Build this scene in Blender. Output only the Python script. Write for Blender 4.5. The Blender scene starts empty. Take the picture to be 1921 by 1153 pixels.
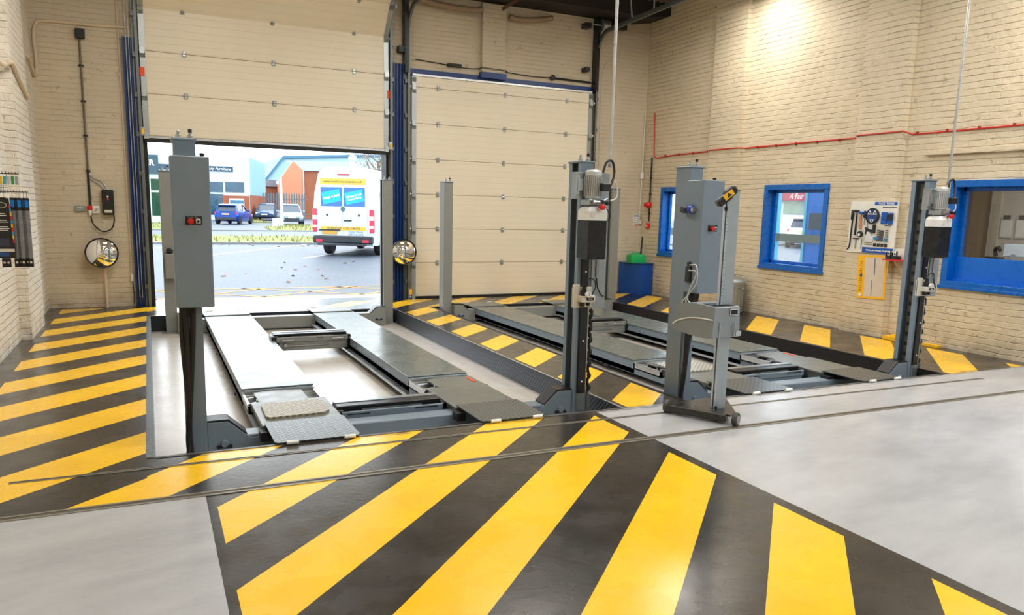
import bpy, bmesh, math, random
from mathutils import Matrix, Vector
random.seed(4)
PI = math.pi
SC = bpy.context.scene
COL = SC.collection

# ------------------------------------------------------------------ camera
F_PX = 1424.415
cam = bpy.data.cameras.new('camera')
cam.sensor_fit = 'HORIZONTAL'; cam.sensor_width = 36.0
cam.lens = F_PX / 1921 * 36.0
cam.shift_y = 52.79 / 1921
cam.clip_end = 600
camo = bpy.data.objects.new('camera', cam); COL.objects.link(camo)
R = ((0.90345196, 0.04890400, -0.42589077), (-0.42803220, 0.15789327, -0.88986412), (0.02372737, 0.98624445, 0.16358147))
camo.matrix_world = Matrix([list(R[0]) + [0], list(R[1]) + [0], list(R[2]) + [1.75], [0, 0, 0, 1]])
SC.camera = camo

# ------------------------------------------------------------------ sky, exposure
w = bpy.data.worlds.new('sky'); SC.world = w; w.use_nodes = True
bg = w.node_tree.nodes['Background']
bg.inputs[0].default_value = (0.86, 0.94, 1.0, 1); bg.inputs[1].default_value = 4.3
SC.view_settings.view_transform = 'Standard'; SC.view_settings.look = 'None'
SC.view_settings.exposure = 0.08; SC.view_settings.gamma = 1.0
SC.cycles.use_denoising = True
SC.cycles.max_bounces = 8; SC.cycles.diffuse_bounces = 5; SC.cycles.glossy_bounces = 4
SC.cycles.transparent_max_bounces = 8
SC.cycles.sample_clamp_indirect = 6.0
SC.cycles.caustics_reflective = False; SC.cycles.caustics_refractive = False
LAMP_W = 104.0

# ------------------------------------------------------------------ node helpers
def srgb(r, g, b):
    f = lambda c: (c / 255 / 12.92) if c / 255 <= 0.04045 else ((c / 255 + 0.055) / 1.055) ** 2.4
    return (f(r), f(g), f(b), 1.0)

class NT:
    """small wrapper for building node trees"""
    def __init__(s, name):
        s.m = bpy.data.materials.new(name); s.m.use_nodes = True
        s.t = s.m.node_tree; s.p = s.t.nodes['Principled BSDF']
    def new(s, k, **kw):
        n = s.t.nodes.new(k)
        for a, b in kw.items(): setattr(n, a, b)
        return n
    def put(s, sock, v):
        if hasattr(v, 'is_linked') or hasattr(v, 'links'): s.t.links.new(v, sock)
        else: sock.default_value = v
    def math(s, op, a, b=0.0, c=None):
        n = s.new('ShaderNodeMath', operation=op)
        s.put(n.inputs[0], a); s.put(n.inputs[1], b)
        if c is not None: s.put(n.inputs[2], c)
        return n.outputs[0]
    def pos(s):
        return s.new('ShaderNodeTexCoord').outputs['Object']
    def xyz(s, v=None):
        n = s.new('ShaderNodeSeparateXYZ'); s.t.links.new(v or s.pos(), n.inputs[0]); return n.outputs
    def comb(s, x, y, z=0.0):
        n = s.new('ShaderNodeCombineXYZ')
        for i, q in enumerate((x, y, z)): s.put(n.inputs[i], q)
        return n.outputs[0]
    def noise(s, scale, detail=3, rough=0.5, vec=None):
        n = s.new('ShaderNodeTexNoise'); n.inputs['Scale'].default_value = scale
        n.inputs['Detail'].default_value = detail; n.inputs['Roughness'].default_value = rough
        s.t.links.new(vec or s.pos(), n.inputs['Vector']); return n.outputs['Fac']
    def ramp(s, f, a, b, lo=0.0, hi=1.0):
        n = s.new('ShaderNodeMapRange'); s.put(n.inputs[0], f)
        for i, q in enumerate((a, b, lo, hi)): n.inputs[1 + i].default_value = q
        return n.outputs[0]
    def mix(s, f, a, b):
        n = s.new('ShaderNodeMix', data_type='RGBA'); s.put(n.inputs[0], f)
        s.put(n.inputs[6], a); s.put(n.inputs[7], b); return n.outputs[2]
    def bump(s, h, strength=0.3, dist=0.01):
        n = s.new('ShaderNodeBump'); n.inputs['Strength'].default_value = strength
        n.inputs['Distance'].default_value = dist; s.put(n.inputs['Height'], h)
        s.t.links.new(n.outputs[0], s.p.inputs['Normal'])
    def set(s, **kw):
        for k, v in kw.items(): s.put(s.p.inputs[{'color': 'Base Color', 'rough': 'Roughness', 'metal': 'Metallic', 'spec': 'Specular IOR Level', 'coat': 'Coat Weight', 'alpha': 'Alpha', 'ec': 'Emission Color', 'es': 'Emission Strength'}[k]], v)
        return s

_pm = {}
def pm(name, col, rough=0.45, metal=0.0, var=0.06, nscale=9.0, bump=0.0, bscale=120.0, coat=0.0):
    """plain painted / plastic / metal surface with slight mottling"""
    if name in _pm: return _pm[name]
    n = NT(name); c = srgb(*col)
    d = tuple(x * (1 - 2 * var) for x in c[:3]) + (1,); u = tuple(min(1, x * (1 + var)) for x in c[:3]) + (1,)
    f = n.noise(nscale, 3)
    n.set(color=n.mix(f, d, u), rough=n.ramp(f, 0.3, 0.7, max(0.03, rough - 0.06), rough + 0.06), metal=metal, coat=coat)
    if bump: n.bump(n.noise(bscale, 2), bump, 0.004)
    _pm[name] = n.m; return n.m

def brick_mat(name, col, dirty=0.5, depth=0.6, upright=0.5):
    n = NT(name); o = n.xyz()
    u = n.math('ADD', o[0], o[1]); wob = n.noise(2.3, 3)
    zz = n.math('ADD', o[2], n.math('ADD', n.math('MULTIPLY', wob, 0.03), n.math('MULTIPLY', n.noise(7.5, 3), 0.022)))
    b = n.new('ShaderNodeTexBrick'); n.t.links.new(n.comb(u, zz), b.inputs['Vector'])
    b.inputs['Scale'].default_value = 1.0; b.inputs['Brick Width'].default_value = 0.235; b.inputs['Row Height'].default_value = 0.083
    b.inputs['Mortar Size'].default_value = 0.005; b.inputs['Mortar Smooth'].default_value = 0.4
    b.inputs['Color1'].default_value = (1, 1, 1, 1); b.inputs['Color2'].default_value = (0.72, 0.72, 0.72, 1); b.inputs['Mortar'].default_value = (0, 0, 0, 1)
    rough = n.noise(38, 4, 0.6); patch = n.noise(1.1, 4, 0.6); lump = n.noise(9, 3)
    pits = n.ramp(n.noise(7.0, 5, 0.62), 0.66, 0.70)
    # thick paint fills part of the joints: joints fade in and out
    fill = n.ramp(n.noise(3.0, 3), 0.40, 0.62)
    # bed joints stay open, the upright joints are nearly painted over
    row = n.math('ABSOLUTE', n.math('SUBTRACT', n.math('FRACT', n.math('DIVIDE', zz, 0.083)), 0.5))
    bed = n.ramp(row, 0.40, 0.5)
    joint = n.math('MAXIMUM', n.math('MULTIPLY', b.outputs['Fac'], n.math('MULTIPLY', fill, upright)), n.math('MULTIPLY', bed, n.math('MULTIPLY_ADD', fill, 0.6, 0.34)))
    h = n.math('ADD', n.math('MULTIPLY', joint, -1.0), n.math('ADD', n.math('MULTIPLY', rough, 0.5), n.math('MULTIPLY', lump, 1.3)))
    h = n.math('SUBTRACT', h, n.math('MULTIPLY', pits, 0.8))
    n.bump(h, depth, 0.015)
    c = srgb(*col); dk = tuple(x * 0.84 for x in c[:3]) + (1,)
    c1 = n.mix(n.ramp(patch, 0.3, 0.75), c, dk)
    grime = n.ramp(o[2], 0.0, 0.35, 0.45, 0.0)
    grime = n.math('MULTIPLY', grime, n.ramp(n.noise(6, 4), 0.35, 0.65))
    c1 = n.mix(grime, c1, srgb(146, 122, 96))
    c1 = n.mix(n.math('MULTIPLY', joint, 0.18 * dirty), c1, srgb(120, 98, 76))
    c1 = n.mix(n.math('MULTIPLY', pits, 0.3 * dirty), c1, srgb(110, 86, 66))
    n.set(color=c1, rough=0.55, spec=0.35)
    return n.m

def checker(name, col, rough=0.35, metal=0.7, pitch=0.03, strength=0.9, axes='xy'):
    """tread plate: lozenges standing up in alternating directions"""
    n = NT(name); o = n.xyz()
    u, v = {'xy': (o[0], o[1]), 'yz': (o[1], o[2]), 'xz': (o[0], o[2])}[axes]
    a = n.math('MULTIPLY', n.math('ADD', u, v), PI / pitch); b = n.math('MULTIPLY', n.math('SUBTRACT', u, v), PI / pitch)
    sa, sb = n.math('SINE', a), n.math('SINE', b)
    a2, b2 = n.math('ABSOLUTE', sa), n.math('ABSOLUTE', sb)
    par = n.math('MULTIPLY', n.math('SIGN', sa), n.math('SIGN', sb))
    lo = n.math('POWER', n.math('MULTIPLY', a2, n.math('POWER', b2, 4.0)), 0.8)
    l2 = n.math('POWER', n.math('MULTIPLY', b2, n.math('POWER', a2, 4.0)), 0.8)
    sel = n.math('GREATER_THAN', par, 0.0)
    h = n.math('ADD', n.math('MULTIPLY', lo, sel), n.math('MULTIPLY', l2, n.math('SUBTRACT', 1.0, sel)))
    h = n.ramp(h, 0.12, 0.35)
    n.bump(h, strength, 0.006)
    c = srgb(*col); f = n.noise(5, 4)
    d = tuple(x * 0.8 for x in c[:3]) + (1,); up = tuple(min(1, x * 2.2) for x in c[:3]) + (1,)
    n.set(color=n.mix(n.math('MULTIPLY', h, 0.6), n.mix(f, c, d), up), rough=rough, metal=metal)
    return n.m

def emit(name, col, strength):
    n = NT(name); c = srgb(*col)
    n.set(color=c, ec=c, es=strength, rough=0.5); return n.m

def glass(name, tint=(1, 1, 1), refl=0.10):
    n = NT(name); t = n.t
    tr = n.new('ShaderNodeBsdfTransparent'); tr.inputs[0].default_value = tuple(tint) + (1,)
    gl = n.new('ShaderNodeBsdfGlossy'); gl.inputs['Roughness'].default_value = 0.02
    mx = n.new('ShaderNodeMixShader'); mx.inputs[0].default_value = refl
    t.links.new(tr.outputs[0], mx.inputs[1]); t.links.new(gl.outputs[0], mx.inputs[2])
    t.links.new(mx.outputs[0], t.nodes['Material Output'].inputs[0]); return n.m

# ------------------------------------------------------------------ mesh helpers
class MB:
    def __init__(s): s.v = []; s.f = []; s.mi = []; s.sm = []
    def add(s, vs, fs, m=0, smooth=False, M=None):
        k = len(s.v)
        for p in vs:
            p = Vector(p)
            s.v.append(tuple(M @ p) if M else tuple(p))
        for f in fs: s.f.append([k + i for i in f]); s.mi.append(m); s.sm.append(smooth)
        return s
    def box(s, x0, x1, y0, y1, z0, z1, m=0, M=None):
        vs = [(x, y, z) for x in (x0, x1) for y in (y0, y1) for z in (z0, z1)]
        return s.add(vs, [(0, 1, 3, 2), (4, 6, 7, 5), (0, 4, 5, 1), (2, 3, 7, 6), (0, 2, 6, 4), (1, 5, 7, 3)], m, False, M)
    def cb(s, x0, x1, y0, y1, z0, z1, c=0.006, m=0, M=None):
        """box with its vertical and horizontal edges chamfered"""
        c = min(c, (x1 - x0) / 3, (y1 - y0) / 3, (z1 - z0) / 3)
        rings = []
        for z, k in ((z0, c), (z0 + c, 0), (z1 - c, 0), (z1, c)):
            a, b, d, e = x0 + k, x1 - k, y0 + k, y1 - k
            q = c if k == 0 else 0.0
            q = c
            rings.append([(a + q, d, z), (b - q, d, z), (b, d + q, z), (b, e - q, z), (b - q, e, z), (a + q, e, z), (a, e - q, z), (a, d + q, z)])
        return s.loft(rings, m, smooth=False, M=M)
    def loft(s, rings, m=0, smooth=True, cap=True, M=None, closed=True):
        n = len(rings[0]); vs = [p for r in rings for p in r]; fs = []
        for i in range(len(rings) - 1):
            for j in range(n if closed else n - 1):
                a, b = i * n + j, i * n + (j + 1) % n
                fs.append((a, b, b + n, a + n))
        s.add(vs, fs, m, smooth, M)
        if cap:
            s.add(rings[0], [tuple(reversed(range(n)))], m, False, M); s.add(rings[-1], [tuple(range(n))], m, False, M)
        return s
    def prism(s, poly, ax, a0, a1, m=0, M=None):
        """extrude a 2D polygon along an axis; ax 'z': (x,y), 'y': (x,z), 'x': (y,z)"""
        def P(p, a): return {'z': (p[0], p[1], a), 'y': (p[0], a, p[1]), 'x': (a, p[0], p[1])}[ax]
        n = len(poly); vs = [P(p, a0) for p in poly] + [P(p, a1) for p in poly]
        fs = [tuple(reversed(range(n))), tuple(range(n, 2 * n))] + [(i, (i + 1) % n, n + (i + 1) % n, n + i) for i in range(n)]
        return s.add(vs, fs, m, False, M)
    def tube(s, pts, r, n=8, m=0, M=None, cap=True):
        pts = [Vector(p) for p in pts]; rs = r if isinstance(r, (list, tuple)) else [r] * len(pts)
        t = (pts[1] - pts[0]).normalized(); up = Vector((0, 0, 1)) if abs(t.z) < 0.9 else Vector((1, 0, 0))
        nrm = t.cross(up).normalized(); rings = []
        for i, p in enumerate(pts):
            if i == 0: tt = t
            elif i == len(pts) - 1: tt = (pts[i] - pts[i - 1]).normalized()
            else:
                tt = (pts[i + 1] - pts[i]).normalized() + (pts[i] - pts[i - 1]).normalized()
                tt = tt.normalized() if tt.length > 1e-6 else t
            nrm = nrm - tt * nrm.dot(tt); nrm = nrm.normalized() if nrm.length > 1e-6 else tt.orthogonal().normalized()
            bi = tt.cross(nrm)
            rings.append([tuple(p + (nrm * math.cos(2 * PI * j / n) + bi * math.sin(2 * PI * j / n)) * rs[i]) for j in range(n)])
        return s.loft(rings, m, True, cap, M)
    def lathe(s, prof, c=(0, 0, 0), n=24, ax='z', m=0, M=None, cap=True):
        def P(r, h, a):
            x, y = r * math.cos(a), r * math.sin(a)
            q = {'z': (x, y, h), 'y': (x, h, y), 'x': (h, x, y)}[ax]
            return (q[0] + c[0], q[1] + c[1], q[2] + c[2])
        rings = [[P(max(r, 1e-4), h, 2 * PI * j / n) for j in range(n)] for r, h in prof]
        return s.loft(rings, m, True, cap, M)
    def each(s, name, mats, parent=None, **kw):
        """build every separate piece as an object of its own"""
        n = len(s.v); p = list(range(n))
        def root(i):
            while p[i] != i: p[i] = p[p[i]]; i = p[i]
            return i
        for f in s.f:
            for q in f[1:]: p[root(q)] = root(f[0])
        out = {}
        for k, f in enumerate(s.f): out.setdefault(root(f[0]), []).append(k)
        r = []
        for ks in out.values():
            m = MB(); ix = {}
            for k in ks:
                for q in s.f[k]:
                    if q not in ix: ix[q] = len(m.v); m.v.append(s.v[q])
                m.f.append([ix[q] for q in s.f[k]]); m.mi.append(s.mi[k]); m.sm.append(s.sm[k])
            r.append(m.build(name, mats, parent, **kw))
        return r
    def build(s, name, mats, parent=None, bevel=0.0, seg=2, angle=35):
        me = bpy.data.meshes.new(name); me.from_pydata(s.v, [], s.f)
        if not isinstance(mats, (list, tuple)): mats = [mats]
        for q in mats: me.materials.append(q)
        me.polygons.foreach_set('material_index', s.mi); me.polygons.foreach_set('use_smooth', s.sm)
        bm = bmesh.new(); bm.from_mesh(me)
        bmesh.ops.recalc_face_normals(bm, faces=bm.faces); bm.to_mesh(me); bm.free()
        if any(s.sm): me.set_sharp_from_angle(angle=math.radians(angle))
        me.update()
        o = bpy.data.objects.new(name, me); COL.objects.link(o)
        if parent: o.parent = parent
        if bevel:
            b = o.modifiers.new('edge', 'BEVEL'); b.width = bevel; b.segments = seg; b.limit_method = 'ANGLE'; b.angle_limit = math.radians(40)
        return o

def bez(p0, p1, p2, p3, n=14):
    out = []
    for i in range(n + 1):
        t = i / n; a = (1 - t) ** 3; b = 3 * t * (1 - t) ** 2; c = 3 * t * t * (1 - t); d = t ** 3
        out.append(tuple(a * p0[k] + b * p1[k] + c * p2[k] + d * p3[k] for k in range(3)))
    return out

def spline(pts, n=6):
    """Catmull-Rom through the points"""
    P = [Vector(p) for p in pts]; P = [P[0] * 2 - P[1]] + P + [P[-1] * 2 - P[-2]]; out = []
    for i in range(1, len(P) - 2):
        for j in range(n):
            t = j / n
            out.append(tuple(0.5 * ((2 * P[i]) + (P[i + 1] - P[i - 1]) * t + (2 * P[i - 1] - 5 * P[i] + 4 * P[i + 1] - P[i + 2]) * t * t + (3 * P[i] - P[i - 1] - 3 * P[i + 1] + P[i + 2]) * t ** 3)))
    out.append(tuple(P[-2])); return out

def tag(o, label=None, cat=None, group=None, kind=None):
    for k, v in (('label', label), ('category', cat), ('group', group), ('kind', kind)):
        if v: o[k] = v
    return o
def thing(name, label, cat, loc=(0, 0, 0), rz=0.0, group=None):
    o = bpy.data.objects.new(name, None); COL.objects.link(o); o.location = loc; o.rotation_euler = (0, 0, rz)
    o.empty_display_size = 0.1
    return tag(o, label, cat, group)
def struct(name, loc=(0, 0, 0)):
    o = bpy.data.objects.new(name, None); COL.objects.link(o); o.location = loc; o['kind'] = 'structure'; return o
def shell(name, mb, mats, **kw):
    o = mb.build(name, mats, **kw); o['kind'] = 'structure'; return o

def lettering(text, size, loc, right, up, mat, parent=None, name='lettering', align='CENTER', depth=0.001, sx=1.0, shear=0.0, bold=0.0):
    cu = bpy.data.curves.new('t', 'FONT'); cu.body = text; cu.size = size; cu.extrude = depth; cu.align_x = align; cu.align_y = 'CENTER'
    cu.resolution_u = 3; cu.shear = shear; cu.offset = bold
    ob = bpy.data.objects.new('t', cu); COL.objects.link(ob); bpy.context.view_layer.update()
    me = bpy.data.meshes.new_from_object(ob.evaluated_get(bpy.context.evaluated_depsgraph_get()))
    bpy.data.objects.remove(ob); bpy.data.curves.remove(cu)
    r = Vector(right).normalized(); u = Vector(up).normalized(); n = r.cross(u)
    for v in me.vertices:
        c = v.co; v.co = r * (c.x * sx) + u * c.y + n * c.z + Vector(loc)
    me.materials.clear(); me.materials.append(mat); me.name = name
    o = bpy.data.objects.new(name, me); COL.objects.link(o)
    if parent: o.parent = parent
    return o

# ------------------------------------------------------------------ common materials
M = {}
M['wall_r'] = brick_mat('painted_brick_right', (219, 206, 181), 0.8, 0.85)
M['wall_b'] = brick_mat('painted_brick_back', (206, 193, 170), 0.9, 0.55)
M['wall_l'] = brick_mat('painted_brick_left', (230, 224, 212), 0.9, 0.9, 0.8)
M['grey'] = pm('grey_lift_paint', (122, 137, 151), 0.38, 0.0, 0.04)
M['greylight'] = pm('pale_grey_lift_paint', (142, 150, 156), 0.38, 0.0, 0.04)
M['greytan'] = pm('worn_grey_lift_paint', (128, 130, 126), 0.35, 0.0, 0.05)
M['deck'] = pm('runway_deck_paint', (100, 107, 104), 0.25, 0.0, 0.05, 3.5, 0.08, 60)
M['rampgrey'] = pm('ramp_grey_paint', (112, 116, 112), 0.33, 0.1, 0.08, 5)
M['black'] = pm('black_plastic', (22, 23, 26), 0.38)
M['blacksteel'] = pm('black_steel', (26, 27, 28), 0.32, 0.3)
M['rubber'] = pm('black_rubber', (18, 18, 19), 0.6)
M['zinc'] = pm('zinc_plated_steel', (176, 182, 186), 0.32, 0.85)
M['track'] = pm('dull_track_steel', (112, 118, 118), .42, .6, .12, 30)
M['galv'] = pm('galvanised_steel', (168, 174, 176), 0.38, 0.8, 0.12, 30)
M['alu'] = pm('bare_aluminium', (205, 208, 210), 0.3, 0.85)
M['chrome'] = pm('bright_steel', (225, 228, 230), 0.15, 1.0)
M['white'] = pm('white_plastic', (232, 232, 228), 0.4)
M['offwhite'] = pm('off_white_plastic', (214, 208, 196), 0.45)
M['red'] = pm('red_plastic', (208, 26, 24), 0.38)
M['orange'] = pm('orange_sticker', (240, 84, 30), 0.5)
M['yellow'] = pm('yellow_plastic', (250, 190, 20), 0.45)
M['blueframe'] = pm('gloss_blue_paint', (0, 96, 186), 0.28, 0.0, 0.05)
M['bluecol'] = pm('dark_blue_steel_paint', (0, 54, 122), 0.35, 0.0, 0.10)
M['bluebox'] = pm('blue_box_paint', (0, 72, 160), 0.4)
M['green'] = pm('green_plastic', (26, 172, 88), 0.35)
M['cream'] = pm('cream_conduit', (212, 194, 168), 0.5)
M['dark'] = pm('dark_void_steel', (30, 32, 34), 0.5)

# ================================================================== LAMPS (high bays over the workshop, all above the picture)
lamp_body = pm('lamp_housing_white', (225, 225, 222), 0.4)
lamp_diff = emit('lamp_diffuser_glow', (255, 240, 218), 5.0)
def ceiling_light(x, y, z, watts, L=1.5, W=0.34, col=(1.0, 0.955, 0.875)):
    t = thing('ceiling_light', 'white high bay lamp hung from the workshop roof', 'lamp', (x, y, z), 0, 'high bay lamps')
    b = MB(); b.box(-L / 2, L / 2, -W / 2, W / 2, 0.03, 0.10); b.build('housing', lamp_body, t, bevel=0.01)
    d = MB(); d.box(-L / 2 + .03, L / 2 - .03, -W / 2 + .03, W / 2 - .03, 0.015, 0.03); d.build('diffuser', lamp_diff, t)
    c = MB()
    for sx in (-1, 1): c.tube([(sx * L * .4, 0, .1), (sx * L * .4, 0, 6.9 - z)], .006, 6)
    c.each('hanger', M['galv'], t)
    l = bpy.data.lights.new('lamp_light', 'AREA'); l.shape = 'RECTANGLE'; l.size = L; l.size_y = W
    l.energy = watts; l.color = col
    lo = bpy.data.objects.new('lamp_light', l); COL.objects.link(lo); lo.location = (0, 0, 0); lo.parent = t
    return t
COOL = (0.84, 0.93, 1.0)      # cool tint added to the lamps nearest the camera, standing in for daylight
for (x, y, z, s, c) in ((.9, 9.6, 5.72, 1.1, 0), (4.9, 9.6, 5.72, 1.2, 0), (8.75, 10.4, 5.5, .8, 0), (.9, 5.6, 5.72, .7, 0), (4.9, 5.6, 5.72, 1.2, 0), (8.75, 5.0, 5.5, .95, 0), (.9, 1.0, 5.72, .12, 1), (4.9, 1.0, 5.72, .75, 1), (8.6, .6, 5.72, 1.35, 1), (.9, -3.6, 5.72, .15, 1), (4.9, -3.6, 5.72, .8, 1), (8.6, -3.6, 5.72, 1.1, 1)):
    ceiling_light(x, y, z, LAMP_W * s, col=COOL if c else (1.0, 0.955, 0.875))
# the open doorway lets the sky in: a sampling portal in the opening
pl_ = bpy.data.lights.new('doorway_portal', 'AREA'); pl_.shape = 'RECTANGLE'; pl_.size = 4.1; pl_.size_y = 2.8
pl_.cycles.is_portal = True
po = bpy.data.objects.new('doorway_portal', pl_); COL.objects.link(po); po.location = (2.05, 14.5, 1.4); po.rotation_euler = (-PI / 2, 0, 0)

# ================================================================== FLOOR
PIT = -0.235
XL, XR, YB = -1.5, 9.9, 14.2
def floor_mat():
    n = NT('epoxy_floor'); o = n.xyz(); x, y = o[0], o[1]
    wob = n.math('MULTIPLY', n.math('SUBTRACT', n.noise(14, 2), 0.5), 0.005)
    def ge(a, b): return n.math('GREATER_THAN', a, b)
    def rng(v, a, b): return n.math('MULTIPLY', ge(v, a), n.math('LESS_THAN', v, b))
    def rect(a, b, c, d): return n.math('MULTIPLY', rng(n.math('ADD', x, wob), a, b), rng(n.math('ADD', y, wob), c, d))
    def band(slope, c, per, duty):
        t = n.math('DIVIDE', n.math('ADD', n.math('SUBTRACT', n.math('SUBTRACT', c, y), wob), n.math('MULTIPLY', x, slope)), per)
        return n.math('LESS_THAN', n.math('FRACT', n.math('ADD', t, 60.0)), duty)
    def any_(*a):
        r = a[0]
        for q in a[1:]: r = n.math('MAXIMUM', r, q)
        return r
    blk = any_(rect(-1.6, -.0, 4.74, 15), rect(-1.6, 3.51, 4.74, 5.7), rect(.235, 3.51, -9, 4.75), rect(3.7, 4.6, 5.6, 15), rect(-.1, 9.95, 12.75, 15), rect(8.1, 9.95, 5.56, 15))
    yl = any_(n.math('MULTIPLY', rect(-1.315, -.085, 4.76, 13.98), band(.9, 6.36, 1.1, .5)),
              n.math('MULTIPLY', any_(rect(-.085, 3.43, 4.74, 5.585), rect(.285, 3.42, -9, 4.74)), band(.978, 3.175, 1.063, .5)),
              n.math('MULTIPLY', rect(3.87, 4.475, 5.6, 12.86), band(.96, 12.27 - .96 * 3.88, 1.065, .495)),
              n.math('MULTIPLY', rect(-.085, 8.5, 12.86, 13.95), band(.98, 8.5, 1.1, .5)),
              n.math('MULTIPLY', rect(8.31, 9.66, 5.56, 13.9), band(.9, 5.68 - .9 * 8.32, 1.095, .49)))
    streak = n.noise(1.6, 5, 0.65, n.comb(n.math('MULTIPLY', n.math('ADD', x, n.math('MULTIPLY', y, .35)), .55), n.math('MULTIPLY', n.math('SUBTRACT', y, n.math('MULTIPLY', x, .25)), 1.7)))
    fine = n.noise(60, 3); blot = n.noise(2.2, 4, 0.6)
    grey = n.mix(n.ramp(streak, .35, .7), srgb(186, 187, 190), srgb(164, 165, 169))
    black = n.mix(n.ramp(blot, .3, .7), srgb(26, 24, 22), srgb(42, 37, 32))
    scuff = n.math('MULTIPLY', n.ramp(streak, .56, .76), n.ramp(n.noise(22, 4), .4, .7))
    black = n.mix(n.math('MULTIPLY', scuff, .22), black, srgb(128, 118, 108))
    yel = n.mix(n.ramp(blot, .3, .75), srgb(255, 204, 0), srgb(253, 195, 0))
    yel = n.mix(n.math('MULTIPLY', n.math('MULTIPLY', n.ramp(streak, .6, .8), n.ramp(fine, .45, .6)), .05), yel, srgb(150, 104, 20))
    col = n.mix(yl, n.mix(blk, grey, black), yel)
    # dirt gathered along the lip of the pits
    lip = n.math('MULTIPLY', n.math('MULTIPLY', rng(y, 5.52, 5.62), ge(x, -.03)), n.ramp(n.noise(9, 4), .35, .6))
    col = n.mix(n.math('MULTIPLY', lip, .6), col, srgb(66, 58, 50))
    rg = n.math('ADD', n.ramp(n.noise(3.2, 4, .6), .3, .75, .20, .36), n.math('MULTIPLY', n.math('SUBTRACT', 1.0, blk), .08))
    n.set(color=col, rough=rg, spec=0.4, coat=n.ramp(blot, .3, .7, .15, .5)); n.p.inputs['Coat Roughness'].default_value = .2
    orange_peel = n.math('ADD', n.math('MULTIPLY', n.noise(26, 3), 1.0), n.math('MULTIPLY', n.noise(85, 2), .3))
    n.bump(orange_peel, .16, .006)
    return n.m
M['floor'] = floor_mat()
def pit_mat():
    n = NT('recess_floor_paint'); s = n.noise(1.5, 5, .6); f = n.noise(14, 4)
    c = n.mix(n.ramp(s, .35, .7), srgb(202, 197, 191), srgb(186, 179, 171))
    c = n.mix(n.math('MULTIPLY', n.ramp(f, .55, .75), .2), c, srgb(168, 150, 132))
    n.set(color=c, rough=n.ramp(s, .3, .7, .22, .38), coat=.3); n.p.inputs['Coat Roughness'].default_value = .2; n.bump(n.noise(30, 3), .14, .005); return n.m
M['pit'] = pit_mat()
xs = [XL - .3, -.04, 3.8, 4.53, 8.2, 13.2]; ys = [-7.0, 5.6, 12.8, 14.5]
b = MB()
for i in range(5):
    for j in range(3):
        if j == 1 and i in (1, 3): continue
        b.add([(xs[i], ys[j], 0), (xs[i + 1], ys[j], 0), (xs[i + 1], ys[j + 1], 0), (xs[i], ys[j + 1], 0)], [(0, 1, 2, 3)])
shell('floor', b, M['floor'])
b = MB(); b.box(-.06, 3.82, 5.58, 12.82, PIT - .1, PIT); shell('floor_1', b, M['pit'])
b = MB(); b.box(4.51, 8.22, 5.58, 12.82, PIT - .1, PIT); shell('floor_2', b, M['pit'])
M['tread_yz'] = checker('tread_plate_kerb', (58, 64, 72), .34, .6, .055, 1.0, 'yz')
M['tread_xz'] = checker('tread_plate_kerb_end', (56, 60, 66), .36, .7, .034, 1.0, 'xz')
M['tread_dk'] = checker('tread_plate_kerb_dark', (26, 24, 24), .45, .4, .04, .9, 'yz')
M['tread_top'] = checker('tread_plate_nosing', (108, 114, 120), .3, .6, .04, 1.0, 'xy')
def kerb(name, x, out, mat, top, wtop):
    """tread plate lining one long side of a recess; out = +1 when the floor lies at larger x"""
    b = MB(); b.box(min(x, x - out * .006), max(x, x - out * .006), 5.6, 12.8, PIT, .003, 0)
    a0, a1 = (x - .006, x + wtop) if out > 0 else (x - wtop, x + .006)
    b.box(a0, a1, 5.6, 12.8, .0, .004, 1)
    return shell(name, b, [mat, top])
kerb('trim_1', 3.8, 1, M['tread_yz'], M['alu'], .018)
kerb('trim_2', -.04, -1, M['tread_yz'], M['tread_top'], .05)
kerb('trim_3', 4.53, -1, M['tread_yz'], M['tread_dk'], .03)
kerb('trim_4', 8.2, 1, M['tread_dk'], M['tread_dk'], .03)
for i, (x0, x1) in enumerate(((-.04, 3.8), (4.53, 8.2))):
    b = MB(); b.box(x0, x1, 5.6, 5.606, PIT, .002, 0); b.box(x0, x1, 5.572, 5.606, 0, .004, 1); shell('trim_%d' % (5 + 2 * i), b, [M['tread_xz'], checker('lip_tread_%d' % i, (92, 92, 90), .4, .5, .024)])
    b = MB(); b.box(x0, x1, 12.794, 12.8, PIT, .002, 0); b.box(x0, x1, 12.794, 12.83, 0, .004, 0); shell('trim_%d' % (6 + 2 * i), b, [M['tread_xz']])
# steel tracks let into the floor
tk = pm('worn_track_steel', (150, 146, 134), .4, .6, .16, 18)
def floor_track(name, y0, y1, x0, x1, wd, label):
    t = thing(name, label, 'floor track'); a = math.atan2(y1 - y0, x1 - x0); L = math.hypot(x1 - x0, y1 - y0)
    X = Matrix.Translation((x0, y0, 0)) @ Matrix.Rotation(a, 4, 'Z')
    b = MB(); h = .004
    for s in (-1, 1): b.box(0, L, *(sorted((s * wd / 2, s * wd * .22))), 0, h, 0, X)
    b.build('rail', tk, t); c = MB(); c.box(0, L, -wd * .22, wd * .22, 0, .0015, 0, X); c.build('slot', pm('track_slot_brown', (84, 76, 64), .6), t)  # darker brown strip between the two rails
    return t
floor_track('floor_track', 5.385, 5.27, -.86, 8.42, .036, 'thin steel track crossing the floor close to the lift recesses')
floor_track('floor_track', 4.765, 4.69, -1.5, 9.9, .075, 'wider worn steel track crossing the floor nearer the viewer')

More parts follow.
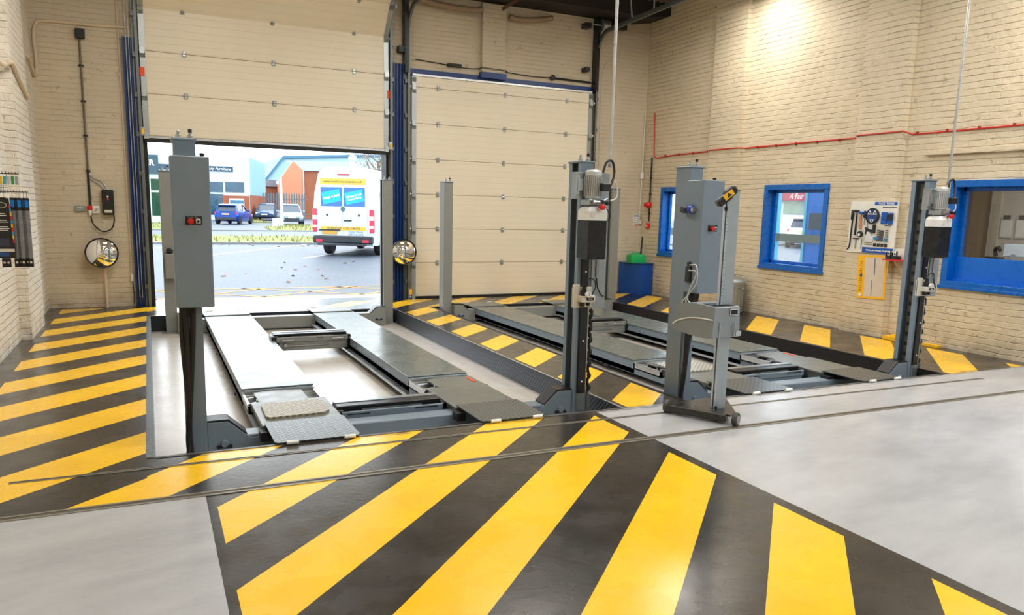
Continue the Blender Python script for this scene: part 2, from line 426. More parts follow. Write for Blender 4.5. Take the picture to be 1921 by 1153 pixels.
# ================================================================== WALLS
def wall_cells(b, us, vs, holes, put):
    for i in range(len(us) - 1):
        for j in range(len(vs) - 1):
            uc, vc = (us[i] + us[i + 1]) / 2, (vs[j] + vs[j + 1]) / 2
            if any(h[0] < uc < h[1] and h[2] < vc < h[3] for h in holes): continue
            put(us[i], us[i + 1], vs[j], vs[j + 1])
HT = 7.0
D1 = (.0, 4.13, -.4, 4.24); D2 = (4.62, 8.41, -.4, 4.14)
b = MB()
wall_cells(b, [XL - .3, D1[0], D1[1], D2[0], D2[1], 10.2], [-.4, 4.14, 4.24, HT], [D1, D2], lambda u0, u1, v0, v1: b.box(u0, u1, YB, YB + .3, v0, v1))
b.box(5.97, 6.46, YB - .11, YB, 4.33, 5.62)
shell('wall_back', b, M['wall_b'])
b = MB(); b.box(.0, .055, YB - .02, YB + .3, 0, 4.24); b.box(4.085, 4.13, YB - .02, YB + .3, 0, 4.24); shell('trim_12', b, M['rubber'])
b = MB(); b.box(XL - .3, XL, -7, YB, -.4, HT); b.box(XL, XL + .12, 11.05, 12.35, 0, HT); b.box(XL, XL + .12, 3.0, 4.2, 0, HT); shell('wall_left', b, M['wall_l'])
WA, WB, WC = (12.1, 13.49, .86, 2.29), (9.02, 10.45, .84, 2.285), (4.3, 6.95, .84, 2.28)
ys_ = sorted([-7, 14.2] + [q for W in (WA, WB, WC) for q in W[:2]])
b = MB()
wall_cells(b, ys_, [-.4, .84, .86, 2.28, 2.285, 2.29, HT], [WA, WB, WC], lambda u0, u1, v0, v1: b.box(XR, XR + .3, u0, u1, v0, v1))
b.box(XR - .11, XR, 7.72, 8.5, 0, HT); b.box(XR - .09, XR, 11.1, 11.95, 0, HT)
b.box(XR - .05, XR, 3.0, 7.36, 2.63, 2.69)
shell('wall_right', b, M['wall_r'])
b = MB(); b.box(XL - .3, 10.2, -7.3, -7, -.4, HT); shell('wall_front', b, M['wall_l'])
roofm = pm('roof_sheet_underside', (196, 190, 178), .6)
b = MB()
pr = []
k = 0; xx = XL - .3
while xx < 10.2:
    pr.append((xx, HT - .5 + .03 * (1 if k % 2 else -1))); xx += .075; k += 1
pr += [(10.2, HT), (XL - .3, HT)]
b.prism(pr, 'y', -7.3, 14.5); shell('ceiling', b, roofm)
# dark brown timber and the old roof sheet end over the second door
b = MB(); b.prism([(4.6, 5.66), (6.3, 5.66), (8.1, 5.66), (9.45, 5.66), (9.9, 5.74), (9.9, 6.1), (4.6, 6.1)], 'y', 13.5, YB, 0)
shell('beam_1', b, pm('dark_timber', (30, 23, 18), .7, 0, .2, 6))
b = MB(); pr = []; k = 0; xx = 6.4
while xx < 9.9: pr.append((xx, 5.98 + .03 * (1 if k % 2 else -1))); xx += .07; k += 1
pr += [(9.9, 6.3), (6.4, 6.3)]
b.prism(pr, 'y', 12.6, 13.5); shell('roof_1', b, pm('old_roof_sheet', (104, 92, 78), .7, 0, .2, 8))

# blue steel channels at the door jambs and the blue lintel
def jamb(name, x0, x1, h):
    b = MB(); b.box(x0, x1, YB - .02, YB - .003, 0, h); b.box(x0, x0 + .018, YB - .09, YB - .02, 0, h); b.box(x1 - .018, x1, YB - .09, YB - .02, 0, h)
    m_ = (x0 + x1) / 2
    for s in (-.028, .028): b.box(m_ + s - .006, m_ + s + .006, YB - .07, YB - .02, 0, h)
    return shell(name, b, M['bluecol'])
jamb('trim_9', -.235, -.055, 4.32); jamb('trim_10', 4.215, 4.41, 4.36)
b = MB(); b.box(4.44, 8.56, YB - .03, YB - .001, 4.17, 4.30); b.box(5.95, 6.48, YB - .13, YB - .001, 4.25, 4.36); shell('trim_11', b, M['bluecol'])

# ================================================================== SECTIONAL DOORS
def panel_mat():
    n = NT('cream_door_panel'); o = n.xyz()
    v = n.math('FRACT', n.math('DIVIDE', n.math('ADD', o[2], .02), .1113))
    g = n.math('SUBTRACT', 1.0, n.ramp(n.math('ABSOLUTE', n.math('SUBTRACT', v, .5)), .0, .045))
    f = n.noise(2.0, 3); st = n.noise(220, 2)
    c = n.mix(f, srgb(234, 226, 208), srgb(226, 216, 196))
    c = n.mix(n.math('MULTIPLY', g, .30), c, srgb(176, 158, 132))
    n.set(color=c, rough=.36, spec=.4); n.bump(n.math('ADD', n.math('MULTIPLY', g, -1.0), n.math('MULTIPLY', st, .25)), .35, .004); return n.m
M['panel'] = panel_mat()
M['seam'] = pm('door_seam', (150, 134, 108), .5)
def door_panel(parent, x0, x1, h, X, hinge_x, mat=None, bottom=False, ends=True):
    """one door section: local x along the door, z up from its lower edge, y towards the room (negative)"""
    b = MB(); b.cb(x0, x1, -.04, 0, .004, h - .004, .006, 0, X); b.box(x0, x1, -.034, -.006, -.004, .004, 1, X)
    p = b.build('door_panel', [M['panel'], M['seam']], parent)
    if ends:
        e = MB()
        for (a, c) in ((x0 - .01, x0 + .075), (x1 - .075, x1 + .01)):
            e.box(a, c, -.046, .002, .006, h - .006, 0, X)
            e.box(a + .005, c - .005, -.052, -.046, h - .11, h - .03, 1, X)
        e.build('end_cap', [M['galv'], pm('end_cap_slot', (96, 112, 104), .5)], p)
    for hx in hinge_x:
        g = MB(); g.cb(hx - .028, hx + .028, -.062, -.04, -.045, .045, .006, 0, X); g.tube([X @ Vector((hx - .03, -.062, 0)), X @ Vector((hx + .03, -.062, 0))], .010, 8)
        for sx in (-1, 1):
            for sz in (-1, 1): g.lathe([(.005, -.068), (.005, -.062)], (hx + sx * .017, 0, sz * .03), 6, 'y', 1, X)
        g.build('hinge', [M['zinc'], M['dark']], p)
    for (a, s) in ((x0, -1), (x1, 1)):
        r = MB(); r.tube([X @ Vector((a - s * .02, -.055, 0)), X @ Vector((a + s * .075, -.055, 0))], .008, 8); r.lathe([(.004, .03), (.023, .03), (.023, .05), (.004, .05)], (a, -.055, 0) if s > 0 else (a - .08, -.055, 0), 12, 'x', 1, X)
        r.box(min(a - s * .06, a + s * .01), max(a - s * .06, a + s * .01), -.075, -.045, -.05, .05, 0, X)
        r.build('roller', [M['zinc'], M['white']], p)
    return p
YD = 14.14
d1 = struct('door_1')
hx1 = (.67, 2.08, 3.48)
zz_ = [2.80, 3.465, 4.13, 4.795]
for i in range(3):
    door_panel(d1, .02, 4.10, .665, Matrix.Translation((0, YD, zz_[i])), hx1 if i else ())
# the sections that follow the curve of the track and lie under the roof
A0 = Vector((0, YD, 4.795)); ang = math.radians(40)
for i in range(4):
    X = Matrix.Translation(A0) @ Matrix.Rotation(ang, 4, 'X')
    door_panel(d1, .02, 4.10, .64, X, hx1)
    A0 = A0 + Vector((0, -math.sin(ang), math.cos(ang))) * .64
    ang = min(math.radians(88), ang + math.radians(26))
b = MB(); b.box(.02, 4.10, YD - .05, YD + .01, 2.765, 2.80, 0); b.build('bottom_rail', M['alu'], d1)
b = MB(); b.box(.02, 4.10, YD - .045, YD + .005, 2.70, 2.765, 0); b.build('rubber_seal', M['rubber'], d1)
b = MB()
for x0, z0 in ((-.005, 3.73), (4.085, 3.71)): b.box(x0, x0 + .075, YD - .0505, YD - .047, z0, z0 + .14)
b.build('warning_sticker', M['orange'], d1)
def track(parent, x, sx, ztop, ylen, yd=YD, m='galv', bend=.42):
    """vertical track, bend and horizontal run of one door side"""
    pts = [(x, yd - .055, 0.0), (x, yd - .055, ztop - bend)]
    for i in range(1, 9):
        a = PI / 2 * i / 8; pts.append((x, yd - .055 - bend * (1 - math.cos(a)), ztop - bend + bend * math.sin(a)))
    pts.append((x, yd - .055 - ylen, ztop + .10))
    b = MB()
    def sweep(o0, o1, w0, w1, mm):
        rings = []
        for i, p in enumerate(pts):
            p = Vector(p)
            d = (Vector(pts[min(i + 1, len(pts) - 1)]) - Vector(pts[max(i - 1, 0)])).normalized(); nn = Vector((0, d.z, -d.y))
            rings.append([tuple(p + Vector((q[0], 0, 0)) + nn * q[1]) for q in ((o0, w0), (o1, w0), (o1, w1), (o0, w1))])
        b.loft(rings, mm, False)
    sweep(-.008, .008, -.045, .045, 0) if sx == 0 else None
    sweep(min(0, sx * .006), max(0, sx * .006), -.04, .04, 0); sweep(min(-sx * .035, 0), max(-sx * .035, 0), .034, .04, 0); sweep(min(-sx * .035, 0), max(-sx * .035, 0), -.04, -.034, 0)
    b.box(min(x + sx * .006, x + sx * .05), max(x + sx * .006, x + sx * .05), yd + .0, yd + .04, 0, ztop - bend, 1)
    for z in [q * .62 + .3 for q in range(int((ztop - .6) / .62))]: b.box(min(x, x + sx * .05), max(x, x + sx * .05), yd - .06, yd + .04, z, z + .07, 1)
    return b.build('track', [M['track'], M['track']], parent)
track(d1, -.045, -1, 5.72, 4.2, bend=.75); track(d1, 4.165, 1, 5.72, 4.2, bend=.75)
for xx in (.0, 4.14):
    b = MB(); b.box(xx - .03, xx + .03, YD - .10, YD - .04, 2.80, 2.93, 0); b.box(xx - .02, xx + .02, YD - .115, YD - .10, 2.82, 2.90, 1); b.build('cable_bracket', [M['zinc'], M['yellow']], d1)
b = MB()
for x0 in (-.14, -.18): b.tube([(x0, 14.08, 5.9), (x0, 14.08, .15)], .006, 6)
b.build('pull_chain', M['zinc'], d1)

d2 = struct('door_2')
hx2 = (5.08, 6.47, 7.86); h2 = .655
z2 = [.035, .69, 1.345, 2.0, 2.655, 3.31, 3.965]
for i in range(7):
    door_panel(d2, 4.57, 8.46, h2 if i < 6 else .20, Matrix.Translation((0, YD, z2[i])), hx2 if i else ())
b = MB(); b.box(4.57, 8.46, YD - .05, YD + .01, 4.165, 4.20, 0); b.build('top_rail', M['alu'], d2)
b = MB(); b.box(4.57, 8.46, YD - .05, YD + .01, .0, .035, 0); b.build('rubber_seal', M['rubber'], d2)
track(d2, 4.475, -1, 5.35, 4.6); track(d2, 8.555, 1, 5.35, 4.6)
for xx in (4.44, 8.52):
    b = MB(); b.box(xx - .035, xx + .035, YD - .12, YD + .05, 4.2, 5.95, 0); b.build('track_post', M['blacksteel'], d2)
b = MB(); b.lathe([(.02, -.07), (.13, -.07), (.13, -.05), (.11, -.05), (.11, .05), (.13, .05), (.13, .07), (.02, .07)], (8.63, 14.02, 5.50), 24, 'x'); b.build('cable_drum', M['galv'], d2)
b = MB(); b.box(8.86, 9.14, 13.94, 14.1, 5.46, 5.72); b.build('door_motor', M['dark'], d2)
b = MB(); b.tube([(8.3, 14.02, 5.50), (9.0, 14.02, 5.50)], .016, 10); b.build('shaft', M['galv'], d2)
b = MB(); b.box(8.2, 8.32, 14.0, 14.2, 5.42, 5.52); b.box(8.24, 8.34, 14.02, 14.2, 4.58, 4.66); b.box(4.30, 4.42, 14.05, 14.2, 4.55, 4.66); b.build('wall_bracket', M['dark'], d2)
b = MB(); b.tube([(8.56, 12.2, 5.42), (8.56, 12.2, 6.55)], .014, 6); b.tube([(8.56, 12.9, 5.40), (8.4, 12.9, 6.55)], .014, 6); b.each('hanger', M['galv'], d2)
b = MB(); b.box(4.50, 4.55, YD - .10, YD - .05, .08, .19, 0); b.box(8.47, 8.52, YD - .10, YD - .05, .08, .19, 0); b.build('cable_bracket', M['yellow'], d2)
b = MB(); b.tube(spline([(8.80, 13.9, 4.9), (8.66, 14.0, 4.7), (8.62, 14.02, 4.2), (8.63, 14.02, 2.6), (8.62, 14.02, 1.4)], 8), .007, 6); b.build('pull_chain', M['galv'], d2)

# ================================================================== FOUR POST LIFTS
M['mat'] = checker('worn_tread_mat', (138, 130, 112), .4, .1, .055, 1.0)
M['mat2'] = checker('bright_tread_mat', (170, 170, 164), .3, .4, .055, 1.0)
M['flap'] = checker('ramp_tread', (80, 85, 86), .28, .25, .055, 1.0)
M['deck'].node_tree.nodes['Principled BSDF'].inputs['Specular IOR Level'].default_value = .42
M['slot'] = pm('dark_slot', (14, 14, 15), .7)
M['tank'] = pm('translucent_white_tank', (226, 226, 224), .3)
M['sheen'] = pm('satin_black_tank', (20, 21, 24), .28)
def channel(b, x0, x1, y0, y1, z0, z1, open_to, t=.012, lip=.055, m=0):
    """C section post, the slot facing open_to (-1: smaller x, +1: larger x)"""
    if open_to > 0: po = [(x0, y0), (x1, y0), (x1, y0 + lip), (x1 - t, y0 + lip), (x1 - t, y0 + t), (x0 + t, y0 + t), (x0 + t, y1 - t), (x1 - t, y1 - t), (x1 - t, y1 - lip), (x1, y1 - lip), (x1, y1), (x0, y1)]
    else: po = [(x1, y0), (x0, y0), (x0, y0 + lip), (x0 + t, y0 + lip), (x0 + t, y0 + t), (x1 - t, y0 + t), (x1 - t, y1 - t), (x0 + t, y1 - t), (x0 + t, y1 - lip), (x0, y1 - lip), (x0, y1), (x1, y1)]
    b.prism(po, 'z', z0, z1, m)

def lift(dx, label, rx, fy=0.0, lx=0.0):
    """rx: extra spread of the right hand posts"""
    T = thing('four_post_lift', label, 'vehicle lift', (dx, 0, PIT), 0)
    O = Matrix.Translation((0, 0, -PIT))            # drawn in floor heights, parented to a base on the recess floor
    def put(b, name, mats, parent=T, each=False, **kw):
        b.v = [tuple(O @ Vector(p)) for p in b.v]
        return (b.each if each else b.build)(name, mats, parent, **kw)
    HP = 2.185
    R0 = 3.53 + rx
    posts = {}
    for nm, x0, x1, y0, y1, op in (('FL', .19 + lx, .335 + lx, 6.08 + fy, 6.30 + fy, 1), ('FR', R0, R0 + .125, 6.08 + fy, 6.30 + fy, -1), ('BL', .175, .335, 12.55, 12.76, 1), ('BR', R0, R0 + .165, 12.55, 12.76, -1)):
        b = MB(); channel(b, x0, x1, y0, y1, PIT, HP, op)
        p = put(b, 'post', M['grey'] if nm[0] == 'F' else M['greytan']); posts[nm] = p
        b = MB(); b.cb(x0 - .012, x1 + .012, y0 - .012, y1 + .012, HP, HP + .016, .004); put(b, 'top_plate', M['grey'], p)
        b = MB(); b.cb(x0 - .06, x1 + .06, y0 - .05, min(y1 + .05, 12.79), PIT, PIT + .014, .003); put(b, 'base_plate', M['greytan'], p)
        xm = (x0 + x1) / 2
        for k, s in enumerate((-.035, .045)):
            b = MB()
            b.lathe([(.02, HP + .016), (.02, HP + .04), (.012, HP + .045), (.012, HP + .07), (.004, HP + .075)], (xm + s, y0 + .07, 0), 10, 'z', 0)
            if k: b.lathe([(.014, HP + .06), (.014, HP + .085), (.004, HP + .09)], (xm + s, y0 + .07, 0), 8, 'z', 1)
            put(b, 'cable_nut', [M['zinc'], M['black']], p)
        if op < 0:
            b = MB(); b.box(x0 + .05, x0 + .085, y0 + .085, y0 + .135, PIT + .1, HP - .03, 0)
            if nm == 'FR':
                for q in range(17): b.box(x0 + .045, x0 + .05, y0 + .09, y0 + .13, .02 + q * .12, .02 + q * .12 + .045, 1)
            put(b, 'locking_ladder', [pm('ladder_steel', (92, 88, 76), .45, .5), M['slot']], p)
        else:
            b = MB(); b.box(x1 - .06, x1 - .03, y0 + .085, y0 + .135, PIT + .1, HP - .03, 0); put(b, 'locking_ladder', pm('ladder_steel', (92, 88, 76), .45, .5), p)
        if nm == 'FL' or nm == 'BL':
            pass
    # cross beams with their raised ends
    for y0, y1, zt, mat in ((6.11 + fy, 6.29 + fy, -.05, M['grey']), (12.43, 12.61, -.02, M['greytan'])):
        b = MB(); b.cb(.34, R0 - .005, y0, y1, -.205, zt, .008)
        cbm = put(b, 'cross_beam', mat)
        for side in (-1, 1):
            xe = .337 if side < 0 else R0 - .003
            po = [(0, -.225), (0, .072), (.15, .072), (.27, -.035), (.32, -.075), (.42, -.075), (.42, -.225)]
            po = [(xe + q * (1 if side < 0 else -1), z) for q, z in po]
            b = MB(); b.prism(po, 'y', y0 - .012, y1 + .0, 0); e = put(b, 'beam_end', mat, cbm, bevel=.003)
            b = MB(); s = 1 if side < 0 else -1
            cov = [(xe, .074), (xe + s * .15, .074), (xe + s * .29, -.05), (xe + s * .29, -.038), (xe + s * .155, .088), (xe, .088)]
            b.prism(cov, 'y', y0 - .004, y1 - .01, 0); put(b, 'cover_plate', M['black'], e)
            b = MB()
            bx = xe + s * .12
            b.lathe([(.004, y0 - .04), (.026, y0 - .04), (.03, y0 - .012)], (bx, 0, -.10), 14, 'y', 0); b.box(bx - .055, bx + .055, y0 - .024, y0 - .012, -.135, -.115, 1)
            for q in (-.045, .045): b.lathe([(.003, y0 - .034), (.012, y0 - .034), (.012, y0 - .012)], (bx + q, 0, -.125), 8, 'y', 1)
            put(b, 'axle_bolt', [M['grey'], M['black']], e)
    # runways
    for side, (x0, x1) in enumerate(((.725, 1.405), (2.375, 3.04))):
        inner, outer = (x1, x0) if side == 0 else (x0, x1); si = 1 if side == 0 else -1
        b = MB(); b.cb(x0, x1, 7.46, 12.56, -.012, .004, .003); rw = put(b, 'runway', M['deck'])
        b = MB(); b.cb(x0 + .012, x1 - .012, 6.12, 12.50, -.17, -.10, .006); b.cb(x0 + .012, x1 - .012, 7.44, 12.50, -.17, -.012, .004)
        put(b, 'side_beam', M['grey'], rw)
        b = MB()
        a, c = sorted((inner - si * .012, inner + si * .075)); b.box(a, c, 6.9, 12.3, -.168, -.158)
        a, c = sorted((inner + si * .065, inner + si * .075)); b.box(a, c, 6.9, 12.3, -.158, -.142)
        put(b, 'jack_rail', M['zinc'], rw)
        b = MB()
        for yy in (8.4, 9.7, 11.2): b.lathe([(.003, .004), (.008, .004), (.008, 0)], (inner + si * .0, yy, -.08), 8, 'x')
        for yy in (8.0, 10.3): b.box(*sorted((outer - si * .012, outer + si * .004)), yy, yy + .09, -.185, -.165)
        put(b, 'side_stud', M['dark'], rw, each=True)
        # turning plate bay
        b = MB(); b.box(x0, x1, 6.9, 6.925, -.10, -.004); b.box(x0, x1, 7.425, 7.45, -.10, -.02); b.box(x0, x0 + .022, 6.9, 7.45, -.10, -.03); b.box(x1 - .022, x1, 6.9, 7.45, -.10, -.03); b.box(x0, x1, 6.9, 7.45, -.10, -.088)
        b.box(x0 + .02, x1 - .02, 7.34, 7.37, -.088, -.04, 0)
        put(b, 'turntable_tray', M['alu'], rw)
        po = []
        xc0, xc1 = (x0 + .10, x1 - .14) if side == 0 else (x0 + .17, x1 + .0)
        for q in range(9): po.append((xc0 + (xc1 - xc0) * q / 8, 7.0 - .05 * math.sin(PI * q / 8)))
        for q in range(9): po.append((xc1 - (xc1 - xc0) * q / 8, 7.36 + .05 * math.sin(PI * q / 8)))
        b = MB(); b.prism(po, 'z', -.032, -.018, 0)
        if side: b.box(xc1 - .075, xc1 - .05, 7.10, 7.30, -.018, -.012, 1)
        put(b, 'turntable_plate', [M['rampgrey'], M['orange']], rw)
        b = MB()
        for yy in (7.1, 7.3): b.tube([(x0 + .02, yy, -.06), (xc0, yy, -.05)], .009, 8); b.lathe([(.004, -.02), (.02, -.02), (.02, .02)], (xc0 + .01, yy, -.04), 10, 'x')
        put(b, 'locking_pin', M['zinc'], rw, each=True)
        # drive-on ramp
        X0, X1 = (.745, 1.40) if side == 0 else (2.39, 3.01)
        b = MB(); b.cb(X0, X1, 6.12, 6.9, -.016, .004, .003); b.box(X0 + .02, X1 - .02, 6.12, 6.9, -.10, -.016)
        rp = put(b, 'ramp', M['rampgrey'], rw)
        b = MB(); b.prism([(X0 + .04, 5.575), (X1 - .02, 5.575), (X1, 5.60), (X1, 6.16), (X0 + .02, 6.16), (X0 + .02, 5.60)], 'z', .012, .020); put(b, 'ramp_flap', M['flap'], rw)
        b = MB()
        for q in (X0 + .10, X1 - .13): b.tube([(q, 5.562, .0165), (q + .085, 5.562, .0165)], .0155, 12)
        put(b, 'roller', M['white'], rw, each=True)
        b = MB(); b.box(X0 - .03, X0 + .05, 6.0, 6.12, -.09, -.02); b.box(X1 - .03, X1 + .03, 6.0, 6.12, -.09, -.02); put(b, 'hinge_block', M['dark'], rw, each=True)
        # loading flap at the far end
        b = MB(); b.cb(x0 - .01, x1 - .01, 12.55, 13.06, .006, .018, .003); put(b, 'rear_flap', M['rampgrey'], rw)
        b = MB()
        for q in (x0 + .05, x1 - .16): b.tube([(q, 13.065, .016), (q + .10, 13.065, .016)], .013, 10)
        put(b, 'roller', M['offwhite'], rw, each=True)
    # tread mat lying in the left ramp
    po = [(.80, 6.33), (.83, 6.29), (1.27, 6.31), (1.33, 6.38), (1.34, 6.72), (1.30, 6.78), (.86, 6.77), (.81, 6.70)]
    # jacking beams
    for y0, dz, mat in ((10.06, .05, M['greytan']), (6.36, .0, M['grey'])):
        xa, xb = 1.43, 2.36
        b = MB(); b.cb(xa + .03, xb, y0 + .01, y0 + .26, -.15 + dz * .2, -.07 + dz, .005); b.cb(xa, xb + .0, y0 - .005, y0 + .02, -.075 + dz, -.012 + dz, .004)
        jb = put(b, 'jacking_beam', mat)
        b = MB(); b.cb(xa - .02, xb, y0 + .08, y0 + .27, -.05 + dz, .02 + dz, .006, 0); b.box(xa - .02, xb, y0 + .20, y0 + .275, .02 + dz, .026 + dz, 1); b.box(xa + .2, xb - .18, y0 + .06, y0 + .085, -.028 + dz, -.014 + dz, 1)
        put(b, 'slide_rail', [M['blacksteel'], M['zinc']], jb)
        b = MB(); b.cb(xa - .06, xa + .03, y0 + .0, y0 + .27, -.155, .0 + dz, .01); b.cb(xb, xb + .05, y0 + .03, y0 + .27, -.155, -.01 + dz, .01)
        b.lathe([(.005, y0 - .02), (.035, y0 - .02), (.035, y0 + .02)], (xb + .02, 0, -.10 + dz), 12, 'y')
        put(b, 'end_carriage', M['blacksteel'], jb)
        b = MB()
        if dz == 0:
            b.box(xa + .05, xa + .25, y0 - .008, y0 - .004, -.040, -.032); b.box(xb - .27, xb - .05, y0 - .008, y0 - .004, -.034, -.024)
            put(b, 'slot', M['slot'], jb, each=True)
        else:
            for q in (xa + .06, xb - .22): b.tube([(q, y0 - .005, -.036 + dz), (q + .01, y0 - .03, -.045 + dz), (q + .15, y0 - .03, -.045 + dz), (q + .16, y0 - .005, -.036 + dz)], .007, 6)
            put(b, 'pull_handle', M['zinc'], jb, each=True)
            b = MB(); b.lathe([(.004, y0 - .03), (.022, y0 - .03), (.022, y0 + .01)], (xa + .11, 0, -.115 + dz), 10, 'y'); b.box(xa + .08, xb - .25, y0 - .004, y0 + .01, -.132 + dz, -.122 + dz); put(b, 'lock_knob', M['zinc'], jb)
            b = MB(); b.box(xa + .52, xa + .60, y0 - .007, y0 - .005, -.034 + dz, -.030 + dz); b.box(xa + .52, xa + .60, y0 - .007, y0 - .005, -.052 + dz, -.048 + dz); put(b, 'slot', M['slot'], jb, each=True)
    O = Matrix.Translation((lx, fy, -PIT))
    # control cabinet on the left front post
    cx0, cx1 = .155, .408
    b = MB(); b.cb(cx0, cx1, 5.84, 6.078, 1.005, 2.065, .006); cab = put(b, 'control_cabinet', M['grey'])
    b = MB(); b.cb(.238, .345, 5.834, 5.84, 1.592, 1.655, .002, 0); put(b, 'switch_plate', M['black'], cab)
    b = MB(); b.lathe([(.004, 5.795), (.020, 5.797), (.021, 5.81), (.012, 5.815), (.012, 5.834)], (.27, 0, 1.617), 18, 'y'); put(b, 'emergency_stop', M['red'], cab)
    b = MB(); b.box(.306, .336, 5.832, 5.834, 1.603, 1.635, 0); b.lathe([(.003, 5.824), (.009, 5.824), (.009, 5.832)], (.321, 0, 1.615), 12, 'y', 1); put(b, 'isolator_switch', [M['white'], M['black']], cab)
    b = MB()
    for q in range(3): b.box(.25 + q * .024, .268 + q * .024, 5.833, 5.834, 1.643, 1.646)
    put(b, 'lettering', pm('print_grey', (150, 150, 150), .5), cab)
    b = MB(); b.lathe([(.012, 2.065), (.012, 2.078), (.018, 2.08), (.018, 2.092), (.006, 2.095)], (.37, 5.95, 0), 10, 'z'); put(b, 'cable_gland', M['black'], cab)
    b = MB()
    b.tube(spline([(.19, 5.97, 1.0), (.185, 5.99, .75), (.205, 6.02, .3), (.20, 6.03, -.02), (.185, 6.0, -.15), (.12, 5.95, -.215), (.02, 5.93, -.222)], 6), .017, 8)
    b.tube(spline([(.21, 5.95, 1.0), (.215, 5.99, .7), (.21, 6.02, .2), (.20, 6.04, -.05), (.215, 6.03, -.21)], 6), .022, 8)
    b.tube(spline([(.265, 5.97, 1.0), (.255, 6.0, .75), (.225, 6.03, .35), (.205, 6.045, .05), (.215, 6.045, -.2)], 6), .023, 8)
    put(b, 'hose', M['rubber'], cab, each=True)
    b = MB(); b.lathe([(.02, 1.005), (.02, .965), (.012, .96), (.012, .92)], (.235, 5.97, 0), 12, 'z'); put(b, 'cable_plug', M['black'], cab)
    # power unit on the right front post
    O = Matrix.Translation((0, fy, -PIT)); q = rx
    b = MB(); b.cb(3.665 + q, 3.82 + q, 6.05, 6.075, .86, 2.10, .003); bp = put(b, 'back_plate', M['greylight'])
    b = MB()
    def tank_ring(z, k): return [(3.498 + q + k, 5.85 + k, z), (3.676 + q - k, 5.85 + k, z), (3.69 + q - k, 5.865 + k, z), (3.69 + q - k, 6.045 - k, z), (3.492 + q + k, 6.045 - k, z), (3.492 + q + k, 5.856 + k, z)]
    b.loft([tank_ring(1.325, .006), tank_ring(1.34, 0), tank_ring(1.672, 0)], 0, False)
    tk_ = put(b, 'oil_tank', M['sheen'])
    b = MB(); b.loft([tank_ring(1.673, .0), tank_ring(1.755, .0), tank_ring(1.79, .02), tank_ring(1.805, .06)], 0, False); b.box(3.515 + q, 3.55 + q, 5.845, 5.85, 1.70, 1.745, 1); put(b, 'tank_shoulder', [M['tank'], M['offwhite']], tk_)
    b = MB(); b.cb(3.50 + q, 3.66 + q, 5.88, 6.03, 1.805, 1.86, .006, 0); b.tube([(3.53 + q, 5.86, 1.835), (3.60 + q, 5.86, 1.835)], .018, 10, 0); b.tube([(3.60 + q, 5.87, 1.84), (3.68 + q, 5.86, 1.835)], .015, 10, 1); b.lathe([(.004, 5.82), (.016, 5.82), (.016, 5.87)], (3.675 + q, 0, 1.825), 10, 'y', 1); b.tube([(3.69 + q, 5.93, 1.85), (3.72 + q, 5.93, 1.87)], .012, 8, 0); put(b, 'valve_block', [M['zinc'], M['black']], tk_)
    b = MB(); b.lathe([(.004, 5.795), (.024, 5.80), (.026, 5.825), (.010, 5.83), (.010, 5.86)], (3.605 + q, 0, 1.79), 16, 'y'); put(b, 'red_valve_knob', M['red'], tk_)
    b = MB(); rr = []
    mx, my = 3.585 + q, 5.955
    b.lathe([(.06, 1.86), (.068, 1.87), (.068, 2.06), (.075, 2.065), (.075, 2.10), (.06, 2.115), (.01, 2.12)], (mx, my, 0), 24, 'z')
    for k in range(28):
        a = 2 * PI * k / 28; X = Matrix.Translation((mx, my, 0)) @ Matrix.Rotation(a, 4, 'Z'); b.box(.066, .082, -.0022, .0022, 1.885, 2.055, 0, X)
    mot = put(b, 'motor', pm('motor_aluminium', (206, 209, 210), .35, .4))
    b = MB(); b.cb(mx + .02, mx + .115, my - .13, my - .065, 1.93, 2.0, .008); put(b, 'terminal_box', M['black'], mot)
    b = MB(); b.box(3.43 + q, 3.50 + q, 6.0, 6.07, 1.86, 2.085, 0); b.box(3.42 + q, 3.46 + q, 5.98, 6.0, 1.90, 2.07, 0); b.box(3.42 + q, 3.60 + q, 5.99, 6.06, 2.085, 2.095, 0); b.box(3.44 + q, 3.52 + q, 5.975, 5.98, 1.93, 2.04, 0); put(b, 'motor_bracket', M['zinc'], mot)
    b = MB(); b.tube(spline([(3.68 + q, 5.95, 2.10), (3.72 + q, 5.96, 2.19), (3.78 + q, 5.96, 2.2), (3.80 + q, 5.95, 2.10), (3.755 + q, 5.92, 2.0), (3.70 + q, 5.88, 1.96)], 6), .011, 8); b.tube(spline([(3.68 + q, 5.9, 1.765), (3.74 + q, 5.93, 1.76), (3.80 + q, 6.0, 1.70), (3.83 + q, 6.08, 1.66)], 6), .007, 6); put(b, 'motor_cable', M['rubber'], mot)
    b = MB(); b.tube(spline([(3.77 + q, 5.94, 2.04), (3.83 + q, 5.95, 1.99), (3.82 + q, 5.93, 1.88), (3.74 + q, 5.9, 1.85)], 6), .007, 6); put(b, 'pale_cable', M['offwhite'], mot)
    b = MB(); b.box(3.565 + q, 3.635 + q, 6.055, 6.079, .045, 1.33); ch = put(b, 'cable_cover', M['black'])
    b = MB()
    for z in (.16, .55, .97, 1.2): b.lathe([(.003, 6.048), (.009, 6.05), (.009, 6.056)], (3.605 + q, 0, z), 10, 'y')
    put(b, 'screw', M['white'], ch, each=True)
    b = MB(); b.box(3.56 + q, 3.64 + q, 6.05, 6.079, -.12, .045); b.prism([(3.66 + q, -.12), (3.70 + q, -.12), (3.665 + q, .06)], 'y', 6.03, 6.078); put(b, 'post_foot', M['galv'])
    b = MB(); b.tube([(3.652 + q, 6.065, -.15), (3.652 + q, 6.065, .9)], .009, 8); put(b, 'earth_rod', M['zinc'])
    b = MB(); pts = [(3.70 + q + .012 * math.sin(k * 1.9) , 6.10 + .012 * math.cos(k * 1.9), .84 - k * .036) for k in range(24)]
